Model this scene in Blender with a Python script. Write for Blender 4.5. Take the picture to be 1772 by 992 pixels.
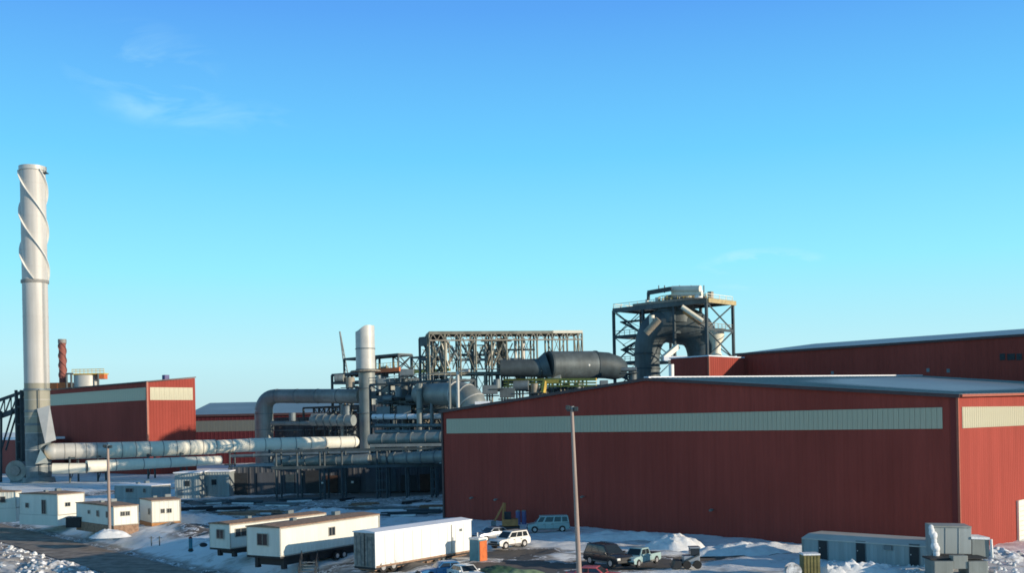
import bpy, math, random
from mathutils import Vector, Matrix, noise
random.seed(7)
sc = bpy.context.scene
for o in list(bpy.data.objects):
    bpy.data.objects.remove(o)
C = sc.collection
R = math.radians

# ------------------------------------------------------------------ camera
F, CX, CY, PH, H = 1850.0, 886.0, 730.0, 0.020, 13.0      # focal length in photo pixels, principal point, roll, eye height
cp, sp = math.cos(PH), math.sin(PH)
cam = bpy.data.cameras.new('camera')
cam.sensor_width = 36.0
cam.lens = 36.0 * F / 1772.0
cam.shift_y = (CY - 496.0) / 1772.0
cam.clip_start = 1.0
cam.clip_end = 20000.0
co = bpy.data.objects.new('camera', cam)
C.objects.link(co)
co.matrix_world = Matrix.Translation((0, 0, H)) @ Matrix.Rotation(math.pi / 2, 4, 'X') @ Matrix.Rotation(-PH, 4, 'Z')
sc.camera = co

# ------------------------------------------------------------------ sky and sun
SUN_EL, SUN_AZ = R(11.5), math.atan2(0.912, -0.41)
w = bpy.data.worlds.new('World')
sc.world = w
w.use_nodes = True
nt = w.node_tree
N, L = nt.nodes, nt.links
bg = N['Background']
bg.inputs[1].default_value = 0.1
sky = N.new('ShaderNodeTexSky')
sky.sky_type = 'NISHITA'
sky.sun_disc = False
sky.sun_elevation = SUN_EL
sky.sun_rotation = SUN_AZ
sky.air_density = 1.0
sky.dust_density = 0.3
sky.ozone_density = 3.0
tc = N.new('ShaderNodeTexCoord')
sep = N.new('ShaderNodeSeparateXYZ')
L.new(tc.outputs['Generated'], sep.inputs[0])
ramp = N.new('ShaderNodeValToRGB')                       # the clear winter sky's colour by elevation
els = [(0.0, (.52, .73, .78)), (0.06, (.53, .90, .99)), (.14, (.32, .89, 1.08)), (.24, (.165, .67, 1.08)), (.36, (.105, .40, .97)), (.6, (.05, .15, .31)), (1.0, (.04, .09, .17))]
cr = ramp.color_ramp
cr.elements[0].position = 0
cr.elements[0].color = (*els[0][1], 1)
cr.elements[1].position = 1
cr.elements[1].color = (*els[-1][1], 1)
for p, c in els[1:-1]:
    e = cr.elements.new(p)
    e.color = (*c, 1)
L.new(sep.outputs['Z'], ramp.inputs[0])
sc1 = N.new('ShaderNodeVectorMath'); sc1.operation = 'SCALE'; sc1.inputs['Scale'].default_value = 9.2
L.new(ramp.outputs[0], sc1.inputs[0])
sc2 = N.new('ShaderNodeVectorMath'); sc2.operation = 'SCALE'; sc2.inputs['Scale'].default_value = 0.12
L.new(sky.outputs[0], sc2.inputs[0])
add = N.new('ShaderNodeVectorMath'); add.operation = 'ADD'
L.new(sc1.outputs[0], add.inputs[0]); L.new(sc2.outputs[0], add.inputs[1])


def wmath(op, a, b=None):
    n = N.new('ShaderNodeMath'); n.operation = op
    for i, v in enumerate((a, b)):
        if v is None: continue
        if isinstance(v, (int, float)): n.inputs[i].default_value = v
        else: L.new(v, n.inputs[i])
    return n.outputs[0]


def cloud_patch(az, el, raz, rel):                       # soft elliptical window in the direction (az, el), radians
    x = wmath('DIVIDE', wmath('SUBTRACT', sep.outputs['X'], az), raz)
    z = wmath('DIVIDE', wmath('SUBTRACT', sep.outputs['Z'], el), rel)
    r2 = wmath('ADD', wmath('MULTIPLY', x, x), wmath('MULTIPLY', z, z))
    g = wmath('MAXIMUM', wmath('SUBTRACT', 1.0, r2), 0.0)
    return wmath('MULTIPLY', g, wmath('GREATER_THAN', sep.outputs['Y'], 0.0))


mp = N.new('ShaderNodeMapping')
mp.inputs['Scale'].default_value = (11, 11, 30)
mp.inputs['Rotation'].default_value = (0, R(14), 0)
L.new(tc.outputs['Generated'], mp.inputs[0])
cn = N.new('ShaderNodeTexNoise')
cn.inputs['Scale'].default_value = 1.0; cn.inputs['Detail'].default_value = 6; cn.inputs['Roughness'].default_value = .55
cn.inputs['Distortion'].default_value = .6
L.new(mp.outputs[0], cn.inputs[0])
wisp = wmath('MINIMUM', wmath('MULTIPLY', wmath('MAXIMUM', wmath('SUBTRACT', cn.outputs[0], .46), 0.0), 4.6), 1.0)
mask = cloud_patch(-.302, .304, .066, .04)
mask = wmath('ADD', mask, wmath('MULTIPLY', cloud_patch(.228, .133, .062, .02), 3.2))
mask = wmath('ADD', mask, wmath('MULTIPLY', cloud_patch(-.26, .272, .09, .018), .7))
dens = wmath('MULTIPLY', wmath('MULTIPLY', wisp, mask), .36)
mixc = N.new('ShaderNodeMix'); mixc.data_type = 'RGBA'
L.new(dens, mixc.inputs['Factor'])
L.new(add.outputs[0], mixc.inputs['A'])
mixc.inputs['B'].default_value = (6.0, 9.6, 10.2, 1)
L.new(mixc.outputs['Result'], bg.inputs[0])

sl = bpy.data.lights.new('sun', 'SUN')
sl.energy = 5.0
sl.angle = R(0.5)
sl.color = (1.0, .85, .66)
so = bpy.data.objects.new('sun', sl)
C.objects.link(so)
ce = math.cos(SUN_EL)
SV = Vector((math.sin(SUN_AZ) * ce, math.cos(SUN_AZ) * ce, math.sin(SUN_EL)))
so.rotation_euler = SV.to_track_quat('Z', 'Y').to_euler()
so.location = (0, 0, 200)
sc.view_settings.view_transform = 'Standard'
sc.view_settings.look = 'None'
sc.view_settings.exposure = 0.0
sc.view_settings.gamma = 1.0
sc.view_settings.use_curve_mapping = False
sc.render.resolution_x, sc.render.resolution_y = 1024, 574
sc.render.engine = 'CYCLES'
sc.cycles.max_bounces = 5
sc.cycles.diffuse_bounces = 3
sc.cycles.filter_width = 1.7


# ------------------------------------------------------------------ places
def P(u, v, Y):                                          # the point that lies Y metres ahead and shows at photo pixel (u, v)
    x, y = u - CX, CY - v
    return Vector(((x * cp + y * sp) / F * Y, Y, H + (-x * sp + y * cp) / F * Y))


def G(u, v, z=0.0):                                      # the point at height z that shows at photo pixel (u, v)
    x, y = u - CX, CY - v
    k = (-x * sp + y * cp) / F
    return P(u, v, (z - H) / k)


D1 = Vector((.717, -.697, 0)).normalized()               # the plant's grid: D1 comes towards us to the right, D2 goes away to the right
D2 = Vector((-D1.y, D1.x, 0))
UP = Vector((0, 0, 1))


# ------------------------------------------------------------------ materials
def mat(name, col, rough=.6, metal=0.0, var=.15, scale=1.5, bump=.0, bscale=20, col2=None, thr=None, streak=False, spec=.4):
    m = bpy.data.materials.new(name)
    m.use_nodes = True
    n, l = m.node_tree.nodes, m.node_tree.links
    b = n['Principled BSDF']
    b.inputs['Roughness'].default_value = rough
    b.inputs['Metallic'].default_value = metal
    b.inputs['Specular IOR Level'].default_value = spec
    t = n.new('ShaderNodeTexCoord')
    mpn = n.new('ShaderNodeMapping')
    mpn.inputs['Scale'].default_value = (scale, scale, scale * (.15 if streak else 1))
    l.new(t.outputs['Object'], mpn.inputs[0])
    ns = n.new('ShaderNodeTexNoise')
    ns.inputs['Scale'].default_value = 1.0
    ns.inputs['Detail'].default_value = 6
    ns.inputs['Roughness'].default_value = .62
    l.new(mpn.outputs[0], ns.inputs[0])
    r = n.new('ShaderNodeValToRGB')
    a = tuple(max(0, c * (1 - var)) for c in col)
    z = tuple(min(1, c * (1 + var)) for c in (col2 or col))
    r.color_ramp.elements[0].position = .35 if thr is None else thr - .06
    r.color_ramp.elements[1].position = .65 if thr is None else thr + .06
    r.color_ramp.elements[0].color = (*a, 1)
    r.color_ramp.elements[1].color = (*z, 1)
    l.new(ns.outputs[0], r.inputs[0])
    l.new(r.outputs[0], b.inputs['Base Color'])
    if bump:
        n2 = n.new('ShaderNodeTexNoise')
        n2.inputs['Scale'].default_value = bscale
        n2.inputs['Detail'].default_value = 5
        l.new(t.outputs['Object'], n2.inputs[0])
        bp = n.new('ShaderNodeBump')
        bp.inputs['Strength'].default_value = bump
        bp.inputs['Distance'].default_value = .1
        l.new(n2.outputs[0], bp.inputs['Height'])
        l.new(bp.outputs[0], b.inputs['Normal'])
    return m


M = dict(
    rustdark=mat('dark_rust', (.06, .03, .02), .8, var=.3, scale=2),
    farred=mat('far_dark_red', (.085, .022, .028), .7, var=.1, spec=.1),
    farband=mat('far_grey_band', (.13, .15, .14), .6, var=.08, scale=.5, streak=True, spec=.2),
    steeltan=mat('weathered_tan_steel', (.21, .205, .16), .65, var=.3, scale=.6),
    soot=mat('sooty_shell', (.22, .20, .17), .7, var=.3, scale=.5),
    dirtysill=mat('salty_sill', (.16, .15, .14), .9, var=.2),
    finwhite=mat('fin_paint', (.74, .72, .66), .5, var=.08, scale=.4),
    creamsid=mat('cream_siding', (.72, .72, .64), .5, var=.06, scale=.8, streak=True),
    ochre=mat('ochre_paint', (.42, .33, .16), .6, var=.2, scale=1),
    orangedull=mat('rust_orange', (.50, .26, .10), .6, var=.2, scale=2),
    chimbase_shade=mat('chimney_base_shade', (.30, .285, .22), .55, var=.12, scale=.3, streak=True),  # darker cream, with the base's shade painted into it
    red=mat('red_siding', (.335, .064, .046), .7, spec=.12, var=.06, scale=.25, streak=True, bump=.1, bscale=1.5),
    reddark=mat('dark_red_siding', (.20, .04, .035), .6, spec=.12, var=.12, scale=.25, streak=True),
    trim=mat('dark_trim', (.07, .04, .04), .5),
    redtrim=mat('red_trim', (.36, .10, .06), .5, var=.08),
    band=mat('translucent_band', (.56, .53, .38), .5, spec=.2, var=.09, scale=.8, streak=True),
    roof=mat('metal_roof', (.22, .28, .29), .45, metal=.15, var=.08, scale=.12, bump=.1, bscale=2),
    roofsnow=mat('roof_snow', (.78, .80, .84), .8, var=.05, scale=.3),
    steel=mat('painted_steel', (.045, .065, .075), .6, metal=.1, var=.25, scale=.6),
    steel2=mat('grey_steel', (.16, .19, .20), .55, metal=.2, var=.2, scale=.5),
    duct=mat('insulated_duct', (.52, .51, .47), .5, metal=.15, var=.10, scale=.3, bump=.02, bscale=1.2),
    duct2=mat('grey_duct', (.29, .31, .285), .5, metal=.25, var=.14, scale=.3),
    ductdark=mat('dark_duct', (.11, .135, .14), .55, metal=.2, var=.2, scale=.3),
    cream=mat('cream_pipe', (.80, .75, .60), .5, metal=.0, var=.04, scale=.3, bump=.02, bscale=.8),
    chim=mat('chimney_shell', (.54, .52, .475), .55, metal=.05, var=.09, scale=.12, streak=True, bump=.02, bscale=.6),
    ring=mat('ring_steel', (.25, .24, .22), .6),
    yellow=mat('yellow_paint', (.55, .38, .07), .5, var=.15),
    orange=mat('orange_paint', (.60, .15, .04), .5, var=.2, scale=2),
    grate=mat('grating', (.30, .26, .20), .6, var=.2),
    brick=mat('red_stack_brick', (.26, .09, .07), .8, var=.2, scale=2),
    white=mat('white_siding', (.86, .84, .78), .45, var=.04, scale=.8, streak=True),
    offwhite=mat('off_white_siding', (.42, .40, .34), .55, var=.07, scale=.8, streak=True),
    greysid=mat('grey_green_siding', (.34, .38, .37), .55, var=.08, scale=.8, streak=True),
    brown=mat('brown_skirting', (.42, .20, .07), .7, var=.2, scale=1.5),
    dirtywhite=mat('weathered_door_panel', (.27, .25, .22), .7, var=.35, scale=2.5, bump=.3, bscale=3),
    glass=mat('dark_window_glass', (.02, .028, .034), .12, var=.1, spec=.6),
    rubber=mat('black_rubber', (.02, .02, .02), .8),
    rim=mat('wheel_rim', (.55, .55, .55), .35, metal=.6),
    black=mat('black_metal', (.025, .027, .03), .6),
    carwhite=mat('white_car_paint', (.80, .78, .73), .25, var=.02),
    carsilver=mat('silver_car_paint', (.38, .40, .42), .28, metal=.4, var=.03),
    carteal=mat('pale_teal_car_paint', (.34, .47, .46), .3, var=.04),
    cardark=mat('dark_car_paint', (.025, .027, .034), .25, var=.05),
    carblue=mat('blue_car_paint', (.04, .16, .33), .28, var=.05),
    carred=mat('red_car_paint', (.50, .10, .10), .3, var=.05),
    lamp=mat('lamp_lens', (.75, .74, .68), .2, var=.03),
    redlens=mat('red_lens', (.45, .02, .02), .3),
    wood=mat('weathered_wood', (.28, .18, .12), .85, var=.3, scale=3),
    pole=mat('pole_wood', (.34, .26, .22), .8, var=.15, scale=1.2, streak=True),
    teal=mat('teal_plastic', (.05, .22, .30), .5),
    olive=mat('olive_box', (.16, .14, .05), .7, var=.25, scale=2),
    green=mat('green_tarp', (.045, .10, .055), .7, var=.4, scale=1.0, bump=.4, bscale=3),
    green2=mat('pale_green_tarp', (.22, .30, .16), .75, var=.25, scale=1.5, bump=.4, bscale=3),
    purple=mat('blue_coverall', (.14, .13, .26), .8),
    skin=mat('skin', (.5, .3, .22), .6),
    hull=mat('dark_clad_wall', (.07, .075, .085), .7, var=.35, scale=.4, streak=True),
)


def snow_mat():
    m = bpy.data.materials.new('snow')
    m.use_nodes = True
    n, l = m.node_tree.nodes, m.node_tree.links
    b = n['Principled BSDF']
    b.inputs['Roughness'].default_value = .75
    t = n.new('ShaderNodeTexCoord')

    def ns(scale, det, rough=.6, dist=0.0):
        q = n.new('ShaderNodeTexNoise')
        q.inputs['Scale'].default_value = scale; q.inputs['Detail'].default_value = det
        q.inputs['Roughness'].default_value = rough; q.inputs['Distortion'].default_value = dist
        l.new(t.outputs['Object'], q.inputs[0])
        return q
    att = n.new('ShaderNodeAttribute'); att.attribute_name = 'dirt'     # worn and driven-on ground, kept with the mesh
    a = ns(.35, 7, .68, .5)
    mx = n.new('ShaderNodeMath'); mx.operation = 'MULTIPLY_ADD'
    mx.inputs[1].default_value = 1.15; l.new(att.outputs['Fac'], mx.inputs[0]); l.new(a.outputs[0], mx.inputs[2])
    r = n.new('ShaderNodeValToRGB')
    for p, c in ((.60, (.78, .79, .78)), (.74, (.50, .48, .45)), (.92, (.24, .215, .19)), (1.0, (.13, .115, .10))):
        e = r.color_ramp.elements.new(p); e.color = (*c, 1)
    r.color_ramp.elements[0].color = (.82, .83, .82, 1)
    r.color_ramp.elements[-1].color = (.12, .105, .09, 1)
    l.new(mx.outputs[0], r.inputs[0])
    l.new(r.outputs[0], b.inputs['Base Color'])
    h = ns(1.3, 8, .7)
    bp = n.new('ShaderNodeBump'); bp.inputs['Strength'].default_value = .5; bp.inputs['Distance'].default_value = .25
    l.new(h.outputs[0], bp.inputs['Height']); l.new(bp.outputs[0], b.inputs['Normal'])
    return m


def weather(m, dark=.72):                              # broad uneven fading and run marks in the paint itself
    n, l = m.node_tree.nodes, m.node_tree.links
    b = n['Principled BSDF']; src = b.inputs['Base Color'].links[0].from_socket
    t = n.new('ShaderNodeTexCoord'); mp_ = n.new('ShaderNodeMapping'); mp_.inputs['Scale'].default_value = (1.6, 1.6, .05)
    q = n.new('ShaderNodeTexNoise'); q.inputs['Scale'].default_value = 1.0; q.inputs['Detail'].default_value = 8; q.inputs['Roughness'].default_value = .7
    q2 = n.new('ShaderNodeTexNoise'); q2.inputs['Scale'].default_value = .07; q2.inputs['Detail'].default_value = 5
    l.new(t.outputs['Object'], mp_.inputs[0]); l.new(mp_.outputs[0], q.inputs[0]); l.new(t.outputs['Object'], q2.inputs[0])
    mu = n.new('ShaderNodeMath'); mu.operation = 'MULTIPLY'; l.new(q.outputs[0], mu.inputs[0]); l.new(q2.outputs[0], mu.inputs[1])
    r = n.new('ShaderNodeValToRGB'); r.color_ramp.elements[0].position = .14; r.color_ramp.elements[1].position = .38
    r.color_ramp.elements[0].color = (dark, dark, dark, 1); r.color_ramp.elements[1].color = (1.08, 1.08, 1.1, 1)
    l.new(mu.outputs[0], r.inputs[0])
    mx = n.new('ShaderNodeMix'); mx.data_type = 'RGBA'; mx.blend_type = 'MULTIPLY'; mx.inputs['Factor'].default_value = 1
    l.new(src, mx.inputs['A']); l.new(r.outputs[0], mx.inputs['B']); l.new(mx.outputs['Result'], b.inputs['Base Color'])


for k_, d_ in (('red', .82), ('chim', .82), ('white', .86), ('duct2', .7), ('cream', .95), ('band', .85), ('greysid', .75), ('ductdark', .65), ('offwhite', .75), ('roof', .8)):
    weather(M[k_], d_)
M['snow'] = snow_mat()
M['snowpile'] = mat('piled_snow', (.74, .75, .75), .8, var=.1, scale=1.2, bump=.5, bscale=3)
M['dirtysnow'] = mat('dirty_snow', (.32, .31, .30), .85, var=.3, scale=1.5, bump=.5, bscale=3, col2=(.7, .7, .7))
M['road'] = mat('gravel_road', (.21, .165, .13), .9, var=.25, scale=.6, bump=.5, bscale=6, col2=(.30, .24, .19))


# ------------------------------------------------------------------ builders
class MB:
    def __init__(s): s.v, s.f = [], []

    def poly(s, pts, faces):
        k = len(s.v)
        s.v += [Vector(p) for p in pts]
        s.f += [[i + k for i in f] for f in faces]
        return s

    def hexa(s, a):                                      # 8 corners: bottom ring 0-3, top ring 4-7
        return s.poly(a, [(3, 2, 1, 0), (4, 5, 6, 7), (0, 1, 5, 4), (1, 2, 6, 5), (2, 3, 7, 6), (3, 0, 4, 7)])

    def box(s, x0, x1, y0, y1, z0, z1):
        return s.hexa([(x0, y0, z0), (x1, y0, z0), (x1, y1, z0), (x0, y1, z0), (x0, y0, z1), (x1, y0, z1), (x1, y1, z1), (x0, y1, z1)])

    def gbox(s, p, a, b, z0, z1, da=None, db=None):      # box on the plant grid from corner p
        da, db = da or D1, db or D2
        p = Vector((p[0], p[1], 0))
        q = [p, p + da * a, p + da * a + db * b, p + db * b]
        return s.hexa([Vector((k.x, k.y, z0)) for k in q] + [Vector((k.x, k.y, z1)) for k in q])

    def bar(s, p, q, w, h=None, roll=None):
        p, q = Vector(p), Vector(q)
        h = h or w
        d = (q - p).normalized()
        up = roll or (UP if abs(d.z) < .95 else D2)
        sd = d.cross(up).normalized() * w / 2
        u = sd.cross(d).normalized() * h / 2
        return s.hexa([p - sd - u, p + sd - u, p + sd + u, p - sd + u, q - sd - u, q + sd - u, q + sd + u, q - sd + u])

    def tube(s, path, rad, seg=20, caps=True):
        path = [Vector(p) for p in path]
        rad = rad if isinstance(rad, (list, tuple)) else [rad] * len(path)
        k0 = len(s.v)
        d0 = (path[1] - path[0]).normalized()
        ref = UP if abs(d0.z) < .9 else Vector((0, 1, 0))
        n0 = d0.cross(ref).normalized()
        for i, p in enumerate(path):
            a = path[max(i - 1, 0)]; b = path[min(i + 1, len(path) - 1)]
            d = (b - a).normalized()
            n0 = (n0 - d * n0.dot(d)).normalized()
            m0 = d.cross(n0)
            for j in range(seg):
                t = 2 * math.pi * j / seg
                s.v.append(p + (n0 * math.cos(t) + m0 * math.sin(t)) * rad[i])
        for i in range(len(path) - 1):
            for j in range(seg):
                a = k0 + i * seg + j; b = k0 + i * seg + (j + 1) % seg
                s.f.append([a, b, b + seg, a + seg])
        if caps:
            s.f.append([k0 + j for j in range(seg)][::-1])
            s.f.append([k0 + (len(path) - 1) * seg + j for j in range(seg)])
        return s

    def cyl(s, p, r0, r1, z0, z1, seg=24):
        return s.tube([(p[0], p[1], z0), (p[0], p[1], z1)], [r0, r1], seg)

    def sphere(s, c, r, seg=12, rings=8, sq=(1, 1, 1)):
        c = Vector(c); k = len(s.v)
        for i in range(rings + 1):
            a = math.pi * i / rings
            for j in range(seg):
                t = 2 * math.pi * j / seg
                s.v.append(c + Vector((math.sin(a) * math.cos(t) * sq[0], math.sin(a) * math.sin(t) * sq[1], math.cos(a) * sq[2])) * r)
        for i in range(rings):
            for j in range(seg):
                a = k + i * seg + j; b = k + i * seg + (j + 1) % seg
                s.f.append([a, b, b + seg, a + seg])
        return s

    def prism(s, pts, vec):
        k = len(pts)
        vec = Vector(vec)
        pts = [Vector(p) for p in pts]
        return s.poly(pts + [p + vec for p in pts], [list(range(k))[::-1], [i + k for i in range(k)]] + [[i, (i + 1) % k, (i + 1) % k + k, i + k] for i in range(k)])

    def build(s, name, m, parent=None, label=None, smooth=False, bevel=0, kind=None):
        me = bpy.data.meshes.new(name)
        org = Vector(parent['_o']) if parent is not None and '_o' in parent else Vector((0, 0, 0))
        me.from_pydata([v - org for v in s.v], [], s.f)
        me.validate()
        import bmesh
        bm = bmesh.new(); bm.from_mesh(me)
        bmesh.ops.recalc_face_normals(bm, faces=bm.faces)
        if bevel:
            bmesh.ops.bevel(bm, geom=[e for e in bm.edges if len(e.link_faces) == 2 and e.calc_face_angle(0) > .5], offset=bevel, segments=2, affect='EDGES', profile=.6)
        if smooth:
            for f in bm.faces: f.smooth = True
            for e in bm.edges:
                if len(e.link_faces) == 2 and e.calc_face_angle(0) > .7: e.smooth = False
        bm.to_mesh(me); bm.free()
        o = bpy.data.objects.new(name, me)
        me.materials.append(M[m] if isinstance(m, str) else m)
        C.objects.link(o)
        if parent is not None:
            o.parent = parent
            if '_o' in parent: o['_o'] = parent['_o']
        if label: o['label'] = label
        if kind: o['kind'] = kind
        return o


def thing(name, label, cat, loc=(0, 0, 0), rot=0, group=None):
    o = bpy.data.objects.new(name, None)
    C.objects.link(o)
    o.location = loc
    o.empty_display_size = .5
    o.rotation_euler = (0, 0, rot)
    if rot == 0: o['_o'] = tuple(loc)
    o['label'] = label; o['category'] = cat
    if group: o['group'] = group
    return o


def tag(o, label, cat, group=None):
    o['label'] = label; o['category'] = cat
    if group: o['group'] = group
    return o


def clone(o, parent, name=None):                        # a piece that shares its mesh with another
    c = o.copy(); c.parent = parent; C.objects.link(c)
    return c


def copy_tree(o, parent=None):
    c = o.copy(); C.objects.link(c); c.parent = parent
    for ch in list(o.children): copy_tree(ch, c)
    return c


# ------------------------------------------------------------------ ground
def smooth01(x):
    x = max(0.0, min(1.0, x)); return x * x * (3 - 2 * x)


ZR = -1.6                                                # the road lies below the yard
RA, RB = G(0, 907, ZR), G(345, 992, ZR)                  # its right-hand edge
LA, LB = G(0, 938, ZR), G(178, 992, ZR)                  # its left-hand edge
rd = (RB - RA).normalized(); rn = Vector((-rd.y, rd.x, 0))
if rn.x < 0: rn = -rn                                    # points to the yard
ld = (LB - LA).normalized(); ln = Vector((-ld.y, ld.x, 0))
if ln.x < 0: ln = -ln
FC = P(1656, 684, 98).xy.to_3d(); FC.z = 0               # nearest corner of the big hall


def fb(x, y, s, o=4):
    return noise.fractal(Vector((x * s, y * s, 3.1)), .8, 2.0, o)


TRACKS = []                                              # worn strips: (a, b, half width, strength)


def track(a, b, hw, st=.5):
    TRACKS.append((a, b, hw, st))


track(G(690, 985), G(1140, 975), 2.6, .62); track(G(830, 960), G(930, 955), 2.6, .55)
track(G(1000, 992), G(1240, 962), 2.5, .5); track(G(880, 955), G(940, 992), 3.0, .45)
track(G(1240, 962), G(1390, 948), 2.5, .4); track(G(250, 905), G(400, 900), 3.5, .35)
track(G(300, 880), G(780, 862), 7.0, .33); track(G(380, 885), G(620, 880), 4.5, .30)
track(G(340, 925), G(365, 900), 3.0, .4); track(G(520, 985), G(640, 975), 1.6, .35)
track(G(90, 860), G(300, 845), 6.0, .4); track(G(400, 868), G(780, 850), 9.0, .62); track(G(340, 880), G(500, 893), 3.0, .5); track(G(560, 880), G(780, 880), 4.0, .5); track(G(480, 985), G(1000, 992), 1.2, .3)


def ruts(a, b, gap=.95, n=1, seed=0):
    rg_ = random.Random(seed)
    for k in range(n):
        d_ = (b - a).normalized(); s_ = Vector((-d_.y, d_.x, 0)); o_ = rg_.uniform(-1.5, 1.5)
        e_ = rg_.uniform(-2.5, 2.5)
        for g_ in (-gap, gap): track(a + s_ * (o_ + g_), b + s_ * (o_ + g_ + e_), .33, .5)


ruts(G(1000, 975), G(1390, 955), n=2, seed=1); ruts(G(700, 990), G(1000, 958), n=2, seed=2); ruts(G(300, 915), G(420, 880), n=2, seed=3)
ruts(G(900, 955), G(1330, 948), n=1, seed=4); ruts(G(420, 880), G(760, 872), n=2, seed=5); ruts(G(500, 905), G(770, 893), n=1, seed=6)
ruts(G(345, 930), G(370, 895), n=1, seed=7)


def dist_seg(x, y, a, b):
    dx, dy = b.x - a.x, b.y - a.y
    t = max(0, min(1, ((x - a.x) * dx + (y - a.y) * dy) / (dx * dx + dy * dy)))
    return math.hypot(x - a.x - dx * t, y - a.y - dy * t)


def gz(x, y):
    d = (x - RA.x) * rn.x + (y - RA.y) * rn.y
    dl = (x - LA.x) * ln.x + (y - LA.y) * ln.y
    e = smooth01((d - .4) / 7.0)
    z = ZR * (1 - e)
    rough = .20 * fb(x, y, .09) + .13 * fb(x, y, .45)
    z += rough * (.35 + .65 * e)
    z += .45 * math.exp(-((d - 10.5) / 1.6) ** 2) * (1 + .8 * fb(x, y, .15))          # plough berm along the yard's edge
    if dl < 0:                                            # rough snow beyond the road
        k = smooth01(-dl / 3)
        z += k * (.25 + .6 * abs(fb(x, y, .28)) + .3 * fb(x, y, .8))
    if d < .4 and dl > 0: z = ZR - .12 + .04 * fb(x, y, .5)
    for a, b, hw, st in TRACKS:
        t = dist_seg(x, y, a, b)
        if t < hw * 1.5: z -= st * .22 * (1 - smooth01(t / (hw * 1.5)))
    return z


def dirt(x, y):
    d = (x - RA.x) * rn.x + (y - RA.y) * rn.y
    v = 0.0
    for a, b, hw, st in TRACKS:
        t = dist_seg(x, y, a, b)
        v = max(v, st * (1 - smooth01((t - hw * .5) / (hw * .9))))
    v = max(v, .34 * math.exp(-((d - .8) / 1.0) ** 2))
    dl = (x - LA.x) * ln.x + (y - LA.y) * ln.y
    if dl < 0: v = max(v, .16 + .32 * max(0, fb(x, y, .25)) + .25 * math.exp(dl / 1.5))
    v += .10 * max(0, fb(x, y, .12)) + .05
    return v


def axis(lo, hi, flo, fhi, step):
    xs = []
    v = flo
    while v <= fhi: xs.append(v); v += step
    g, k = step, flo
    while k > lo: g *= 1.5; k -= g; xs.insert(0, max(k, lo))
    g, k = step, fhi
    while k < hi: g *= 1.5; k += g; xs.append(min(k, hi))
    return xs


xs = axis(-9000, 9000, -100, 60, .45)
ys = axis(-400, 14000, 80, 215, .5)
gv, gf, gd = [], [], []
for y in ys:
    for x in xs:
        gv.append((x, y, gz(x, y) if (-400 < x < 300 and -20 < y < 600) else 0))
        gd.append(dirt(x, y) if (-200 < x < 100 and 60 < y < 300) else 0)
nx = len(xs)
for j in range(len(ys) - 1):
    for i in range(nx - 1):
        a = j * nx + i
        gf.append((a, a + 1, a + 1 + nx, a + nx))
me = bpy.data.meshes.new('snowy_ground')
me.from_pydata(gv, [], gf)
at = me.attributes.new('dirt', 'FLOAT', 'POINT')
at.data.foreach_set('value', gd)
me.shade_smooth()
me.materials.append(M['snow'])
go = bpy.data.objects.new('ground', me)
go['kind'] = 'structure'
C.objects.link(go)

mb = MB()                                                # the road: a crowned strip that runs out of the frame both ways
NSEG = 60
cols = 9
for i in range(NSEG + 1):
    t = -1.4 + 3.4 * i / NSEG
    a = RA.lerp(RB, t); b = LA.lerp(LB, t)
    t0 = -1.4 + 3.4 * i / NSEG
    b = a + (-rn) * max(6.5, (a - LA).dot(rn) + 0) if False else a - rn * ((RA - LA).dot(rn) + (t0) * ((RB - LB).dot(rn) - (RA - LA).dot(rn)))
    for j in range(cols):
        s = j / (cols - 1)
        p = a.lerp(b, s)
        rut = -.05 * (math.exp(-((s - .3) / .07) ** 2) + math.exp(-((s - .68) / .07) ** 2))
        mb.v.append(Vector((p.x, p.y, ZR + .03 + .05 * (1 - (2 * s - 1) ** 2) + rut + .02 * fb(p.x, p.y, .8))))
for i in range(NSEG):
    for j in range(cols - 1):
        a = i * cols + j
        mb.f.append([a, a + 1, a + 1 + cols, a + cols])
ro = mb.build('road', 'road', smooth=True, kind='structure')


# ------------------------------------------------------------------ corrugated walls, panelled bands
def siding(parent, name, m, a, b, z0, tops, pitch=.6, depth=.045, out=None, thick=.25, label=None):
    """ribbed metal wall from a to b; tops = [(t, z), ...] the top's height along 0..1"""
    a = Vector((a[0], a[1], 0)); b = Vector((b[0], b[1], 0))
    d = (b - a); Lw = d.length; d.normalize()
    n = Vector((d.y, -d.x, 0))
    if out is not None and n.dot(out) < 0: n = -n

    def top(s):
        t = s / Lw
        for (t0, h0), (t1, h1) in zip(tops, tops[1:]):
            if t <= t1 + 1e-6: return h0 + (h1 - h0) * (t - t0) / (t1 - t0)
        return tops[-1][1]
    st = set([0, Lw] + [t * Lw for t, _ in tops])
    prof = []
    s = 0
    k = 0
    while s < Lw - pitch:
        prof += [(s + pitch * .62, 0), (s + pitch * .70, depth), (s + pitch * .92, depth), (s + pitch, 0)]
        s += pitch
    prof = [(0, 0)] + prof + [(Lw, 0)]
    for t, _ in tops[1:-1]:
        x = t * Lw
        for i in range(len(prof) - 1):
            if prof[i][0] < x < prof[i + 1][0]:
                f = (x - prof[i][0]) / (prof[i + 1][0] - prof[i][0])
                prof.insert(i + 1, (x, prof[i][1] + f * (prof[i + 1][1] - prof[i][1]))); break
    mbx = MB()
    for s, o in prof:
        p = a + d * s
        mbx.v += [p + n * o + UP * z0, p + n * o + UP * top(s), p - n * thick + UP * z0, p - n * thick + UP * top(s)]
    for i in range(len(prof) - 1):
        k = i * 4
        mbx.f += [[k, k + 4, k + 5, k + 1], [k + 1, k + 5, k + 7, k + 3], [k + 2, k + 3, k + 7, k + 6]]
    return mbx.build(name, m, parent, label)


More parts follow.
